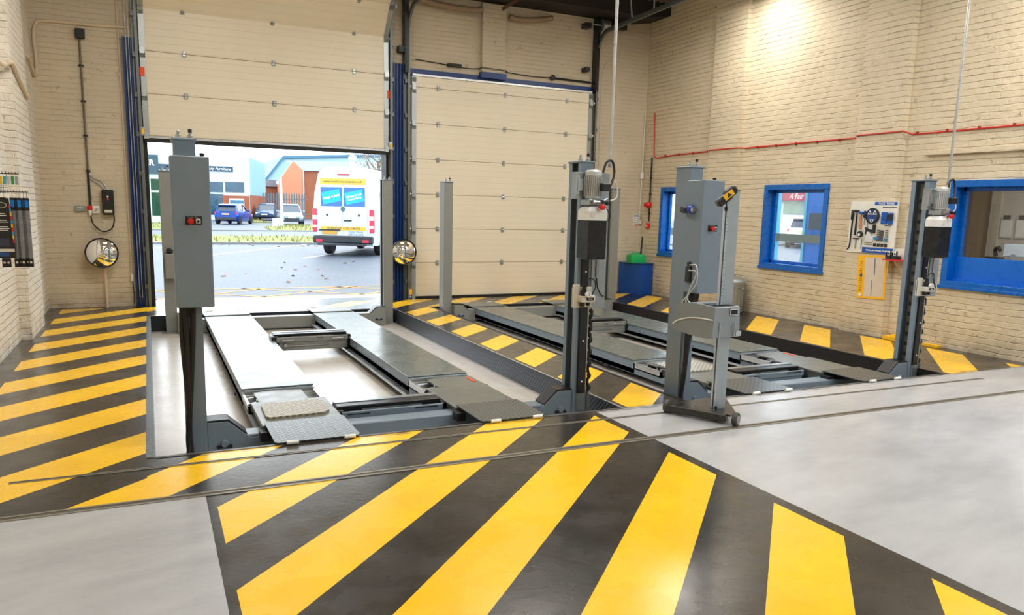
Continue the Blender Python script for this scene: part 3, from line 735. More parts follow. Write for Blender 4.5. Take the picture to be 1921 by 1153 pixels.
    b.tube(spline(pts, 4), [.018 + .004 * math.sin(k) for k in range(23 * 4 + 1)], 8); put(b, 'hose', M['rubber'])
    # air service unit
    b = MB(); b.cb(3.465 + q, 3.53 + q, 6.02, 6.05, .872, 1.085, .004, 0); b.cb(3.465 + q, 3.665 + q, 6.035, 6.06, .872, 1.06, .004, 0); au = put(b, 'air_unit', M['offwhite'])
    b = MB(); b.cb(3.515 + q, 3.66 + q, 5.955, 6.03, .925, .985, .006, 0); b.box(3.565 + q, 3.64 + q, 5.951, 5.955, .945, .97, 1); put(b, 'regulator_body', [M['offwhite'], M['black']], au)
    b = MB(); b.box(3.583 + q, 3.622 + q, 5.9495, 5.951, .954, .961); put(b, 'lettering', M['white'], au)
    b = MB(); b.lathe([(.03, .985), (.03, 1.03), (.022, 1.035), (.022, 1.075), (.01, 1.08)], (3.555 + q, 5.99, 0), 14, 'z'); b.lathe([(.012, .885), (.026, .89), (.026, .925)], (3.535 + q, 5.985, 0), 12, 'z'); b.lathe([(.012, .89), (.02, .895), (.02, .925)], (3.60 + q, 5.985, 0), 12, 'z'); put(b, 'air_filter', M['black'], au, each=True)
    b = MB(); b.lathe([(.004, 5.925), (.026, 5.926), (.028, 5.935), (.028, 5.955)], (3.572 + q, 0, 1.0), 18, 'y', 0); b.box(3.571 + q, 3.574 + q, 5.924, 5.926, .99, 1.016, 1); put(b, 'pressure_gauge', [M['white'], M['black']], au)
    b = MB(); b.tube(spline([(3.64 + q, 5.99, .99), (3.67 + q, 5.98, 1.07), (3.65 + q, 5.98, 1.13), (3.60 + q, 5.98, 1.14), (3.55 + q, 5.99, 1.10)], 6), .005, 6)
    b.tube(spline([(3.715 + q, 6.04, 1.14), (3.72 + q, 6.03, 1.06), (3.76 + q, 6.03, .99), (3.82 + q, 6.06, .96)], 6), .006, 6); put(b, 'air_hose', M['rubber'], au)
    b = MB(); b.tube([(3.715 + q, 6.04, 1.31), (3.715 + q, 6.04, 1.14)], .010, 8); b.lathe([(.016, 1.20), (.016, 1.25)], (3.715 + q, 6.04, 0), 8); b.tube([(3.70 + q, 6.04, 1.31), (3.745 + q, 6.04, 1.31)], .008, 6); put(b, 'hose_coupling', M['zinc'], au)
    return T, posts
L1, P1 = lift(0.0, 'grey four post lift nearest the open door, brown worn tread mat on its ramp', 0.035)
L2, P2 = lift(4.47, 'grey four post lift in the far bay, in front of the closed door', 0.08, -.13, .035)
b = MB(); b.cb(.20, .345, 12.44, 12.545, .60 - PIT, .98 - PIT, .01, 0); b.cb(.225, .32, 12.45, 12.54, .98 - PIT, 1.06 - PIT, .02, 1); b.build('cable_guard', [M['greytan'], M['black']], P1['BL'])
# the loose tread mats, the bracket at the far left post
t = MB(); t.prism([(.80, 6.33), (.83, 6.29), (1.27, 6.31), (1.33, 6.38), (1.34, 6.72), (1.30, 6.78), (.86, 6.77), (.81, 6.70)], 'z', .004, .022)
tag(t.build('tread_mat', M['mat']), 'brown worn tread plate mat lying on the ramp of the lift by the open door', 'mat')
t = MB(); t.prism([(5.26, 6.62), (5.80, 6.62), (5.84, 6.66), (5.84, 7.10), (5.80, 7.14), (5.26, 7.14)], 'z', .006, .022)
tag(t.build('tread_mat', M['mat2']), 'bright silver tread plate mat lying on the left ramp of the far bay lift', 'mat')

# ================================================================== HEADLAMP TESTER (mobile, in front of the far bay)
tp = pm('tester_grey_paint', (136, 144, 150), .36)
T = thing('headlamp_tester', 'grey mobile headlamp tester on a black wheeled triangular base in front of the lifts', 'headlamp tester', (4.4, 5.1, 0))
def loc(b, o=(4.4, 5.1, 0)): b.v = [(p[0] - o[0], p[1] - o[1], p[2] - o[2]) for p in b.v]; return b
b = MB(); b.prism([(4.075, 5.33), (4.36, 4.80), (4.48, 4.88), (4.71, 5.26), (4.60, 5.36)], 'z', .072, .086, 0)
dirv = Vector((.285, -.53, 0)).normalized(); a = math.atan2(dirv.y, dirv.x)
X = Matrix.Translation((4.075, 5.345, 0)) @ Matrix.Rotation(a, 4, 'Z')
b.cb(.03, .58, -.035, .035, .022, .085, .006, 0, X)
base = loc(b).build('base', pm('tester_base_black', (44, 40, 36), .3), T)
for (x, y, rz) in ((4.105, 5.335, -1.08), (4.385, 4.765, -1.08), (4.66, 5.30, -1.08)):
    b = MB(); X = Matrix.Translation((x, y, .058)) @ Matrix.Rotation(rz, 4, 'Z')
    b.lathe([(.035, -.022), (.054, -.020), (.058, -.012), (.058, .012), (.054, .020), (.035, .022)], (0, 0, 0), 24, 'x', 0, X)
    b.lathe([(.004, -.024), (.036, -.023), (.036, .023), (.004, .024)], (0, 0, 0), 20, 'x', 1, X)
    loc(b).build('wheel', [pm('wheel_rubber_grey', (70, 70, 68), .55), M['zinc']], T)
b = MB(); cx, cy = 4.425, 5.045
X = Matrix.Translation((cx, cy, 0)) @ Matrix.Rotation(math.radians(-14), 4, 'Z')
b.prism([(-.045, -.045), (.045, -.045), (.045, .05), (-.045, .05), (-.045, .018), (-.025, .018), (-.025, -.008), (-.045, -.008)], 'z', .086, 1.945, 0, X)
b.box(-.05, .05, -.05, .055, 1.945, 1.955, 1, X)
colm = loc(b).build('column', [pm('tester_column_aluminium', (168, 178, 186), .35, .4), M['grey']], T)
b = MB()
for k in range(26): b.box(-.0462, -.0455, -.04, -.018 if k % 2 else -.03, .98 + k * .03, .984 + k * .03, 0, X)
loc(b).build('height_scale', M['dark'], colm)
b = MB(); b.lathe([(.006, -.052), (.012, -.05), (.012, -.044)], (0, 0, .23), 10, 'x', 0, X); b.box(-.05, -.03, -.05, -.03, .086, .11, 0, X); b.lathe([(.01, -.06), (.02, -.055), (.02, -.045)], (0, .005, 1.80), 10, 'x', 0, X); loc(b).build('stop_screw', M['black'], colm)
# optical box: slightly wider at the foot, curved top at the rear
def side_pt(u, z, s):   # u 0 front .. 1 rear, s -1 left +1 right
    f = Vector((4.355, 4.925, 0)); r = Vector((4.255, 5.33, 0)); c = f.lerp(r, u); wd = .142 + (.99 - z) * .06
    return (c.x + s * wd, c.y + s * .012, z)
prof = [(0, .73), (0, .745), (.0, .985), (.03, .99), (.5, 1.005), (.72, 1.0), (.9, .985), (.97, .955), (1, .90), (1.0, .77), (.95, .755), (.62, .735), (.3, .722), (.05, .725)]
b = MB(); rings = [[side_pt(u, z, s) for u, z in prof] for s in (-1, 1)]
b.loft(rings, 0, False)
box = loc(b).build('optical_box', tp, T, bevel=.008)
b = MB(); b.prism([(4.245, 4.96), (4.475, 4.965), (4.43, 5.16), (4.20, 5.15)], 'z', .997, 1.0025); loc(b).build('viewing_window', pm('dark_glass', (40, 46, 54), .06), box)
b = MB(); b.box(4.385, 4.455, 4.911, 4.921, .925, .965, 0); b.box(4.38, 4.46, 4.913, 4.92, .92, .97, 1); loc(b).build('display', [pm('display_black', (12, 16, 34), .12), M['white']], box)
b = MB()
for q in (4.27, 4.43): b.box(q, q + .006, 4.908, 4.92, .735, .86)
b.box(4.45, 4.505, 4.9085, 4.912, .74, .785, 0)
loc(b).build('front_rib', pm('tester_light_rib', (176, 184, 190), .4), box)
b = MB(); pts = [side_pt(u, z, -1.03) for u, z in ((1.0, .80), (.9, .835), (.7, .865), (.5, .88), (.25, .885), (.02, .882))]; b.tube(spline(pts, 5), .006, 6); loc(b).build('trim_strip', M['white'], box)
b = MB(); X2 = Matrix.Translation((cx - .055, cy - .02, 1.905)) @ Matrix.Rotation(math.radians(-14), 4, 'Z') @ Matrix.Rotation(math.radians(-38), 4, 'Y') @ Matrix.Scale(1.2, 4)
b.cb(-.10, .02, -.03, .03, -.025, .03, .01, 0, X2); b.cb(-.02, .07, -.035, .035, -.015, .045, .012, 0, X2); b.box(-.05, .03, -.0365, -.034, -.005, .035, 1, X2)
b.prism([(-.03, .002), (.012, .002), (-.009, .03)], 'y', -.0375, -.0362, 2, X2)
loc(b).build('laser_pointer', [M['black'], M['yellow'], M['dark']], colm)

# torch and control lead kept on the far bay control cabinet
t = thing('work_light', 'small black and blue work light stuck to the side of the far bay control cabinet', 'work light', (4.625, 5.93, 1.79))
b = MB(); b.lathe([(.01, -.07), (.034, -.06), (.036, .0), (.03, .03)], (0, 0, 0), 14, 'y'); b.build('body', M['black'], t)
b = MB(); b.lathe([(.03, -.005), (.038, .0), (.038, .05), (.03, .06)], (0, -.13, 0), 14, 'y', 0); b.lathe([(.004, -.008), (.03, -.006)], (0, -.13, 0), 14, 'y', 1); b.build('head', [pm('torch_blue', (20, 50, 160), .35), M['chrome']], t)
t = thing('handset', 'black handset with a coiled white lead hanging on the far bay lift post', 'handset', (4.665, 5.85, 1.1))
b = MB(); b.cb(-.03, .01, -.05, .03, .0, .16, .01); b.cb(-.02, .005, -.03, .02, .16, .20, .006); b.build('body', M['black'], t)
b = MB()
b.tube(spline([(-.02, -.03, .17), (-.03, -.14, .17), (-.03, -.16, .02), (-.03, -.06, -.1), (-.03, .05, -.22), (-.03, .02, -.4), (-.06, -.1, -.45), (-.14, -.3, -.30), (-.25, -.55, -.115)], 8), .006, 6)
b.tube(spline([(-.035, -.04, .12), (-.035, -.15, .10), (-.035, -.04, -.13), (-.035, -.14, -.2), (-.035, -.28, -.22), (-.035, -.24, -.33), (-.035, -.06, -.30), (-.035, -.02, -.16)], 8), .006, 6)
b.build('lead', pm('pale_grey_lead', (206, 208, 208), .4), t)

# ================================================================== LEFT WALL AND DOOR SIDE
t = thing('convex_mirror', 'round convex mirror on a thin stem against the left end of the back wall', 'mirror', (-.70, 13.98, .9))
def mirror(t, stem):
    b = MB(); R_ = .24; prof = []
    for k in range(13):
        q = k / 12; r = R_ * .97 * (1 - q); prof.append((max(r, .001), -.075 * (1 - (r / (R_ * .97)) ** 2)))
    b.lathe(prof, (0, 0, 0), 40, 'y', 0, cap=False); b.build('mirror_face', chrome_m, t, angle=60)
    b = MB(); b.lathe([(R_ * .96, -.012), (R_, -.016), (R_ + .006, 0), (R_, .02), (.02, .03)], (0, 0, 0), 40, 'y', cap=False); b.build('rim', M['black'], t)
    b = MB(); stem(b); b.build('bracket', M['cream'] if t.location.x < 0 else M['dark'], t)
n_ = NT('mirror_silver'); n_.set(color=(.93, .94, .95, 1), rough=.015, metal=1.0); chrome_m = n_.m
mirror(t, lambda b: (b.tube([(.03, .10, -.9), (.03, .10, .05)], .02, 8), b.tube([(.03, .10, .0), (0, .02, 0)], .015, 8)))
t = thing('convex_mirror', 'round convex mirror fixed to the blue column between the two doors', 'mirror', (4.35, 13.9, .91))
mirror(t, lambda b: (b.tube([(0, .02, 0), (0, .2, 0)], .016, 8), b.box(-.05, .05, .19, .21, -.08, .08)))
YW = YB - .002
t = thing('double_socket', 'metal double power socket on the back wall left of the open door', 'socket', (-.98, YW, 1.60))
b = MB(); b.cb(-.073, .073, -.04, 0, -.043, .043, .006); b.build('box', M['galv'], t)
b = MB()
for sx in (-.036, .036):
    for q, z in ((0, -.002), (-.012, -.02), (.012, -.02)): b.box(sx + q - .003, sx + q + .003, -.041, -.0395, z - .005, z + .005, 1)
    b.box(sx * .4 - .007, sx * .4 + .007, -.044, -.04, .012, .028, 0)
b.build('switch', [M['white'], M['black']], t)
t = thing('isolator_switch', 'white round knob isolator switch beside the red plug on the back wall', 'switch', (-.745, YW, 1.59))
b = MB(); b.cb(-.06, .05, -.05, 0, -.062, .062, .008); b.build('box', M['white'], t)
b = MB(); X = Matrix.Rotation(math.radians(40), 4, 'Y'); b.lathe([(.034, -.056), (.036, -.05)], (0, 0, 0), 20, 'y', 0); b.box(-.008, .008, -.075, -.05, -.034, .034, 1, X); b.build('knob', [M['offwhite'], M['galv']], t)
t = thing('industrial_plug', 'red and white industrial plug and socket on the back wall', 'plug', (-.835, YW - .05, 1.62))
b = MB(); b.lathe([(.03, .03), (.036, .03), (.036, -.03), (.028, -.04)], (0, 0, 0), 16, 'z'); b.box(-.012, .012, 0, .05, -.02, .02); b.build('collar', M['red'], t)
b = MB(); b.lathe([(.026, -.04), (.026, -.08), (.012, -.11), (.012, -.125)], (0, 0, 0), 14, 'z'); b.build('body', M['white'], t)
t = thing('door_controller', 'black wall mounted door control box left of the open door', 'control box', (-.57, YW, 1.71))
b = MB(); b.cb(-.085, .085, -.10, 0, -.2, .2, .01); b.build('housing', M['black'], t)
b = MB(); b.lathe([(.004, -.112), (.014, -.11), (.014, -.10)], (-.0, 0, .09), 12, 'y', 0); b.lathe([(.004, -.116), (.017, -.112), (.017, -.10)], (.0, 0, .05), 12, 'y', 1); b.lathe([(.004, -.112), (.014, -.11), (.014, -.10)], (0, 0, .0), 12, 'y', 2); b.build('button', [M['white'], M['red'], M['dark']], t)
b = MB(); b.box(-.055, .055, -.102, -.10, -.165, -.12); b.build('sticker', M['offwhite'], t)
t = tag(MB().tube(spline([(-.83, YW - .05, 1.50), (-.80, YW - .05, 1.36), (-.68, YW - .05, 1.24), (-.55, YW - .05, 1.28), (-.50, YW - .05, 1.40), (-.495, YW - .05, 1.51)], 7), .010, 8).build('power_cable', M['rubber']), 'black looped cable between the red plug and the door controller', 'cable')
t = tag(MB().tube(spline([(-.86, YW - .02, 2.20), (-.80, YW - .02, 2.08), (-.68, YW - .02, 2.0), (-.60, YW - .03, 1.91)], 6), .008, 6).tube(spline([(-.855, YW - .02, 2.21), (-.77, YW - .02, 2.10), (-.64, YW - .02, 2.04), (-.57, YW - .03, 1.91)], 6), .007, 6).build('thin_cable', M['galv']), 'pair of thin grey cables running to the door controller', 'cable')
t = thing('conduit', 'dark conduit with clips dropping from the square box high on the left back wall', 'conduit', (-.83, YW - .02, 0))
b = MB(); b.tube([(.0, 0, 4.22), (.0, 0, 2.22)], .015, 8, 0); b.tube([(.0, 0, 2.22), (0, 0, 1.64)], .019, 8, 1); b.build('pipe', [pm('dull_conduit', (112, 98, 82), .5, .3), M['black']], t)
for z in (3.82, 3.28, 2.75, 2.2):
    b = MB(); b.box(-.035, .035, -.005, .02, z - .014, z + .014); b.lathe([(.026, -.012), (.026, .012)], (0, 0, z), 10); b.build('clip', M['dark'], t)
t = tag(MB().cb(-.88, -.75, YW - .08, YW, 4.22, 4.37, .01).build('junction_box', M['black']), 'small black junction box high on the left back wall', 'junction box')
t = tag(MB().tube(spline([(-1.47, 13.6, 3.80), (-1.46, 14.13, 3.62), (-1.44, 14.17, 3.66), (-1.43, YW - .02, 3.86), (-1.44, YW - .02, 4.2), (-1.40, YW - .02, 4.38), (-1.3, YW - .02, 4.43), (-.9, YW - .02, 4.44), (-.5, YW - .02, 4.45), (-.12, YW - .02, 4.47)], 6), .022, 8).build('painted_pipe', M['cream']), 'cream painted pipe bending along the top left of the back wall', 'pipe')
t = thing('painted_conduit', 'thin cream conduit beside the blue column left of the open door', 'conduit', (-.285, YW - .015, 0))
b = MB(); b.tube([(0, 0, 4.9), (0, 0, .52)], .013, 8); b.build('pipe', M['cream'], t); b = MB(); b.cb(-.022, .022, -.02, .015, .42, .54, .004); b.build('end_box', M['white'], t)
for z in (3.5, 2.75, 2.1, 1.4, .8):
    b = MB(); b.box(-.03, .03, -.003, .014, z - .012, z + .012); b.build('clip', M['cream'], t)
t = tag(MB().tube(spline([(-.28, YW - .01, .42), (-.27, YW - .01, .25), (-.275, YW - .01, .03)], 4), .006, 6).build('thin_cable', M['dark']), 'thin dark cable below the cream conduit at the left door jamb', 'cable')
t = tag(MB().tube(spline([(-1.49, 10.2, 3.30), (-1.44, 10.9, 3.28), (-1.36, 11.0, 3.32), (-1.36, 11.4, 3.22), (-1.36, 12.2, 3.06)], 6), .03, 8).build('painted_cable', pm('cream_cable', (222, 206, 182), .5)), 'thick painted cable draped round the left wall pier', 'cable')

# wiper blade display on the left wall
YD0 = 7.95
t = thing('display_card', 'tall black header card with an oval badge on the wiper display', 'display card', (-1.25, YD0 - .16, 1.235))
b = MB(); b.prism([(-.24, 0), (.205, 0), (.205, .11), (.185, .51), (-.24, .51)], 'y', -.006, .006); b.build('card', pm('card_black', (24, 22, 22), .35), t)
b = MB(); XB = Matrix.Translation((.115, 0, .45))
b.lathe([(.001, -.0075), (.055, -.007)], (0, 0, 0), 28, 'y', 0, M=XB @ Matrix.Diagonal((1.0, 1, .5, 1))); b.lathe([(.001, -.0085), (.049, -.008)], (0, 0, 0), 28, 'y', 1, M=XB @ Matrix.Diagonal((1.0, 1, .45, 1)))
b.build('badge', [pm('badge_silver', (190, 182, 164), .4), pm('badge_dark', (40, 36, 34), .4)], t)
b = MB()
for z, x0, x1 in ((.375, .07, .15), (.36, .085, .16), (.32, .08, .16), (.305, .06, .17), (.265, .09, .165), (.25, .08, .175), (.235, .10, .165)): b.box(x0, x1, -.0085, -.007, z, z + .006, 0)
b.box(-.2, .20, -.0085, -.007, .055, .08, 1); b.box(.04, .16, -.0085, -.007, .015, .05, 2)
for k in range(10): b.box(.183 + .002 * (9 - k) * .6, .195 + .002 * (9 - k) * .6, -.0085, -.007, .13 + k * .033, .16 + k * .033, 3 + k % 3)
b.box(-.1, .17, -.0085, -.007, .10, .17, 6)
b.build('print', [M['white'], M['offwhite'], pm('card_blue', (26, 70, 130), .4), M['red'], M['yellow'], pm('card_cyan', (40, 150, 190), .4), pm('card_photo', (52, 54, 76), .3)], t)
sl = pm('wiper_sleeve_grey', (128, 130, 134), .25, .2); blu = pm('wiper_blue', (0, 120, 206), .35); wbk = pm('wiper_black', (20, 20, 22), .4)
ORD = ('grey wiper blade whose end clip alone shows under the display card, nearer the wall', 'grey wiper blade whose end clip alone shows under the display card, further from the wall', 'blue topped grey wiper blade touching the edge of the display card', 'second blue topped grey wiper blade from the display card', 'third blue topped grey wiper blade from the display card', 'fourth blue topped grey wiper blade from the display card', 'outermost blue topped grey wiper blade on the display rail')
def wiper(x, y, i):
    t = thing('wiper_blade', ORD[i], 'wiper blade', (x, y, 1.155), 0, 'wiper blades on the display')
    b = MB(); b.cb(-.0165, .0165, -.010, .010, .07, .49, .004); b.build('sleeve', sl, t)
    b = MB(); b.cb(-.018, .018, -.012, .012, .485, .595, .003, 0); b.box(-.013, .013, -.0135, -.012, .515, .575, 1); b.build('top_clip', [wbk, blu], t)
    b = MB(); b.cb(-.018, .018, -.012, .012, 0, .075, .003, 0); b.lathe([(.001, -.0135), (.010, -.013)], (0, 0, .04), 14, 'y', 1); b.build('end_clip', [wbk, M['offwhite']], t)
    b = MB(); b.tube([(0, 0, .595), (0, .03, .625), (0, .012, .64)], .002, 6); b.build('hook', M['galv'], t)
for i, (x, y) in enumerate(((-1.135, -.13), (-1.105, -.13), (-1.045, -.12), (-1.019, -.095), (-.995, -.12), (-.966, -.095), (-.940, -.12))): wiper(x, YD0 + y, i)
b = MB(); b.tube([(0, .02, 0), (.56, .02, 0)], .005, 6)
for k in range(12): b.tube([(.32 + k * .022, .02, .0), (.32 + k * .022, -.15, .0), (.32 + k * .022, -.16, .012)], .0025, 6)
t = tag(b.build('display_rail', M['black']), 'black wire rail with hooks holding the wiper blades on the left wall', 'display rail'); t.location = (-1.5, YD0, 1.80)
bc = [(190, 60, 60), (60, 120, 190), (230, 190, 60), (90, 170, 180), (200, 200, 205), (60, 150, 90), (150, 160, 170)]
bn = ('red', 'blue', 'yellow', 'teal', 'pale grey', 'green', 'dull grey')
for k in range(7):
    x = -1.18 + k * .028
    t = tag(MB().cb(x - .012, x + .012, YD0 - .10 + .012 * k, YD0 - .09 + .012 * k, 1.862, 1.932, .002).build('bulb_pack', pm('bulb_pack_%d' % k, bc[k], .35)), bn[k] + ' carded bulb pack hanging on the hook row above the wiper blades', 'bulb pack', 'bulb packs')
b = MB(); b.tube([(0, .02, .0), (.50, .02, .0)], .005, 6)
for k in range(9): b.tube([(.30 + k * .024, .02, .0), (.30 + k * .024, -.10, .0), (.30 + k * .024, -.105, .012)], .0025, 6)
for k in range(5): b.tube([(.36 + k * .012, -.01, -.07), (.36 + k * .012, -.01, -.17)], .0015, 6)
for k in range(2): b.tube([(.36 + k * .048, .02, .0), (.36 + k * .048, -.01, -.07), (.36 + k * .048, -.01, -.12)], .0015, 6)
b.tube([(.35, -.01, -.12), (.42, -.01, -.12)], .0015, 6)
t = tag(b.build('display_rail', M['black']), 'upper hook rail holding the small bulb packs on the left wall', 'display rail'); t.location = (-1.5, YD0, 1.955)

# ================================================================== RIGHT HAND BACK CORNER
t = thing('blue_plinth', 'open blue painted box plinth in the back right corner', 'plinth', (9.5, 13.72, 0))
b = MB(); b.prism([(-.16, .42), (-.13, .24), (.03, -.18), (.36, -.12), (.36, .42)], 'z', 0, .66, 0); b.build('body', M['bluebox'], t, bevel=.004)
b = MB(); b.prism([(-.175, .43), (-.145, .23), (.02, -.20), (.375, -.135), (.375, .43)], 'z', .66, .675, 0); b.build('top', pm('plinth_top', (22, 66, 120), .4), t)
t = thing('fuel_can', 'green plastic fuel can on the blue plinth', 'fuel can', (9.55, 13.80, .675))
b = MB(); b.loft([[(x * k, y * k, z) for x, y in ((-.17, -.11), (.17, -.11), (.19, -.09), (.19, .09), (.17, .11), (-.17, .11), (-.19, .09), (-.19, -.09))] for z, k in ((0, .96), (.02, 1), (.14, 1), (.17, .94), (.19, .6))], 0, False)
b.tube([(-.10, 0, .18), (-.09, 0, .22), (.06, 0, .22), (.08, 0, .17)], .016, 8); b.build('body', M['green'], t)
b = MB(); b.lathe([(.035, .17), (.035, .20), (.01, .205)], (-.12, .02, 0), 12); b.build('cap', pm('green_cap', (36, 190, 104), .35), t)
b = MB(); b.tube([(.13, .02, .16), (.15, .02, .56)], [.022, .014], 10); b.build('spout', M['black'], t)
t = thing('safety_notice', 'small white safety notice with a red strip on the back wall above the plinth', 'sign', (9.775, YW, 1.58))
b = MB(); b.box(-.085, .085, -.006, 0, -.12, .12, 0); b.build('board', M['white'], t)
b = MB(); b.box(-.065, .065, -.0075, -.006, .085, .11, 0); b.box(-.05, .05, -.0075, -.006, -.115, -.09, 1)
for z in (.055, .005, -.045):
    b.lathe([(.001, -.0075), (.014, -.007)], (-.055, 0, z), 10, 'y', 1 if z > .03 else 2)
    for q in (0, -.013): b.box(-.03, .06, -.0075, -.006, z + q, z + q + .006, 2)
b.build('print', [pm('sign_blue', (30, 80, 160), .5), M['red'], pm('sign_grey', (110, 110, 112), .5)], t)
t = thing('white_conduit', 'white conduit with a small box running down the back wall corner', 'conduit', (9.84, YW - .02, 0))
b = MB(); b.tube([(.03, 0, 3.88), (.01, 0, 2.5), (.0, 0, 1.6)], .014, 8); b.build('pipe', M['offwhite'], t)
b = MB(); b.cb(-.03, .04, -.04, .01, 2.48, 2.62, .006); b.build('box', M['white'], t); b = MB(); b.cb(-.04, .04, -.04, .01, 1.5, 1.6, .006); b.build('outlet', M['offwhite'], t)
XW = XR - .002
t = thing('alarm_cable', 'red fire alarm cable clipped along the right wall', 'cable', (XW, 0, 0))
b = MB(); pts = [(-.012, 13.86, 3.85), (-.012, 13.82, 3.1), (-.012, 13.80, 2.95), (-.012, 13.70, 2.91), (-.012, 13.2, 2.935), (-.012, 12.0, 2.95), (-.105, 11.9, 2.96), (-.105, 11.14, 2.96), (-.012, 11.0, 2.95), (-.012, 9.0, 2.96), (-.012, 8.54, 2.96), (-.125, 8.48, 2.98), (-.125, 7.74, 2.985), (-.125, 7.70, 2.985), (-.012, 7.62, 2.94), (-.012, 6.0, 2.94), (-.012, 3.0, 2.94)]
b.tube(pts, .012, 8); b.build('cable', pm('red_cable', (196, 44, 34), .45), t)
for y in [3.5 + q * .45 for q in range(23)]:
    if 7.6 < y < 8.6 or 11 < y < 12.05: continue
    b = MB(); b.box(-.028, 0, y - .012, y + .012, 2.93 if y < 12.5 else 2.92, 2.972 if y < 12.5 else 2.965); b.build('clip', pm('red_clip', (150, 36, 30), .5), t)
t = thing('black_conduit', 'black conduit in the back right corner joining the sounder and call point', 'conduit', (XW - .02, 13.87, 0))
b = MB(); b.tube([(0, 0, 2.93), (0, .0, 1.57)], .016, 8); b.build('pipe', M['black'], t)
for z in (2.5, 2.15, 1.75):
    b = MB(); b.box(-.01, .02, -.03, .03, z - .012, z + .012); b.build('clip', M['black'], t)
t = thing('alarm_sounder', 'round red fire alarm sounder in the back right corner', 'alarm', (XW, 13.87, 1.92))
b = MB(); b.lathe([(.06, 0), (.068, -.02), (.068, -.06), (.05, -.085), (.045, -.14), (.01, -.15)], (0, 0, 0), 20, 'x'); b.build('body', M['red'], t)
t = thing('call_point', 'square red fire call point below the sounder', 'call point', (XW, 13.88, 1.47))
b = MB(); b.cb(-.06, 0, -.05, .05, -.05, .06, .006); b.build('body', M['red'], t); b = MB(); b.box(-.064, -.06, -.022, .022, -.02, .025); b.build('glass', M['white'], t)
t = tag(MB().cb(8.78, 8.86, YW - .05, YW, 1.62, 1.72, .01).build('stop_button', M['red']), 'red stop button on the back wall seen past the closed door', 'button')
t = thing('galvanised_bin', 'ribbed galvanised dustbin with a lid against the right wall', 'bin', (9.60, 10.78, 0))
b = MB(); rr = []
for z, r in ((0, .205), (.02, .215), (.05, .205), (.10, .207), (.45, .222), (.50, .225), (.53, .235), (.55, .23)):
    ring = []
    for k in range(72):
        a = 2 * PI * k / 72; q = r + (.006 * (1 if (k // 2) % 2 else -1) if .05 < z < .5 else 0); ring.append((q * math.cos(a), q * math.sin(a), z))
    rr.append(ring)
b.loft(rr, 0, True); b.lathe([(.228, .46), (.238, .465), (.238, .485), (.228, .49)], (0, 0, 0), 36); b.lathe([(.212, .12), (.222, .125), (.222, .145), (.212, .15)], (0, 0, 0), 36); b.build('body', M['galv'], t)
b = MB(); rr = []
for z, r in ((.535, .245), (.56, .247), (.575, .24), (.60, .20), (.63, .13), (.645, .05), (.648, .002)):
    ring = []
    for k in range(64):
        a = 2 * PI * k / 64; ring.append((r * math.cos(a), r * math.sin(a), z + (.009 * abs(math.sin(a * 10)) if .05 < r < .23 else 0)))
    rr.append(ring)
b.loft(rr, 0, True); b.build('lid', M['galv'], t)
b = MB(); b.tube([(-.05, 0, .635), (-.045, 0, .685), (.045, 0, .685), (.05, 0, .635)], .010, 8); b.build('lid_handle', M['galv'], t)
b = MB(); b.tube(spline([(.02, -.225, .44), (.03, -.29, .45), (-.03, -.29, .45), (-.02, -.225, .44)], 5), .008, 6); b.build('side_handle', M['galv'], t)

# ================================================================== RIGHT WALL BOARDS AND SHELF
XP = XR - .112
t = thing('tool_board', 'white board of vehicle inspection tools with blue headings on the right wall pier', 'tool board', (XP, 8.06, 1.62))
b = MB(); b.box(-.014, 0, -.41, .41, -.385, .385); b.build('board', pm('board_white', (232, 232, 226), .45), t)
bb = pm('board_blue', (18, 86, 178), .5)
b = MB(); b.box(-.016, -.014, -.40, -.02, .325, .372, 0); b.box(-.016, -.014, -.41, .13, -.383, -.30, 0); b.each('heading_bar', bb, t)
# right-hand reading direction on this wall is -y
def rw_text(s, size, y, z, mat, al='CENTER', **kw): 
    o = lettering(s, size, (-.0168, y, z), (0, -1, 0), (0, 0, 1), mat, t, align=al, depth=.0006, **kw); return o
rw_text('M.O.T. TOOLS', .042, -.22, .348, M['white'], bold=.0015)
rw_text('Windscreen Damage Template', .032, -.14, -.342, M['white'], bold=.001)
b = MB(); b.box(-.016, -.0142, -.40, -.16, .285, .297, 0); b.box(-.016, -.0142, -.10, .10, -.265, -.258, 0); b.box(-.016, -.0142, -.34, -.22, .02, .03, 0); b.build('small_print', pm('print_dark', (70, 70, 76), .5), t)
def on_board(name, label, cat, build, mats, grp=None):
    if len(build) == 1:
        b = MB(); build[0][1](b); q = tag(b.build(name, build[0][2]), label, cat); q.location = (XP - .0165, 8.06, 1.62); return q
    q = thing(name, label, cat, (XP - .0165, 8.06, 1.62))
    for nm, fn, mm in build:
        b = MB(); fn(b); b.build(nm, mm, q)
    return q
wood = pm('tool_wood', (196, 140, 100), .5)
on_board('pry_bar', 'long black handled pry bar at the far edge of the tool board', 'tool', [('shaft', lambda b: b.tube(spline([(-.012, .345, .10), (-.012, .355, -.25), (-.012, .37, -.32), (-.012, .395, -.35)], 5), .010, 8), M['black']), ('handle', lambda b: b.lathe([(.014, .10), (.022, .12), (.022, .23), (.012, .25)], (-.02, .345, 0), 12), M['black'])], None)
on_board('hammer', 'long black hammer hanging second on the tool board', 'tool', [('shaft', lambda b: b.tube([(-.014, .27, .22), (-.014, .275, -.13)], [.009, .014], 8), M['black']), ('head', lambda b: b.tube([(-.016, .31, .235), (-.016, .235, .235)], [.016, .012], 8), M['dark'])], None)
on_board('wooden_handle_tool', 'wooden handled corrosion hammer on the tool board', 'tool', [('handle', lambda b: b.tube([(-.016, .20, .20), (-.016, .19, .0), (-.016, .185, -.04)], [.014, .022, .014], 10), wood), ('head', lambda b: b.box(-.03, -.002, .16, .225, .19, .225), bb)], None)
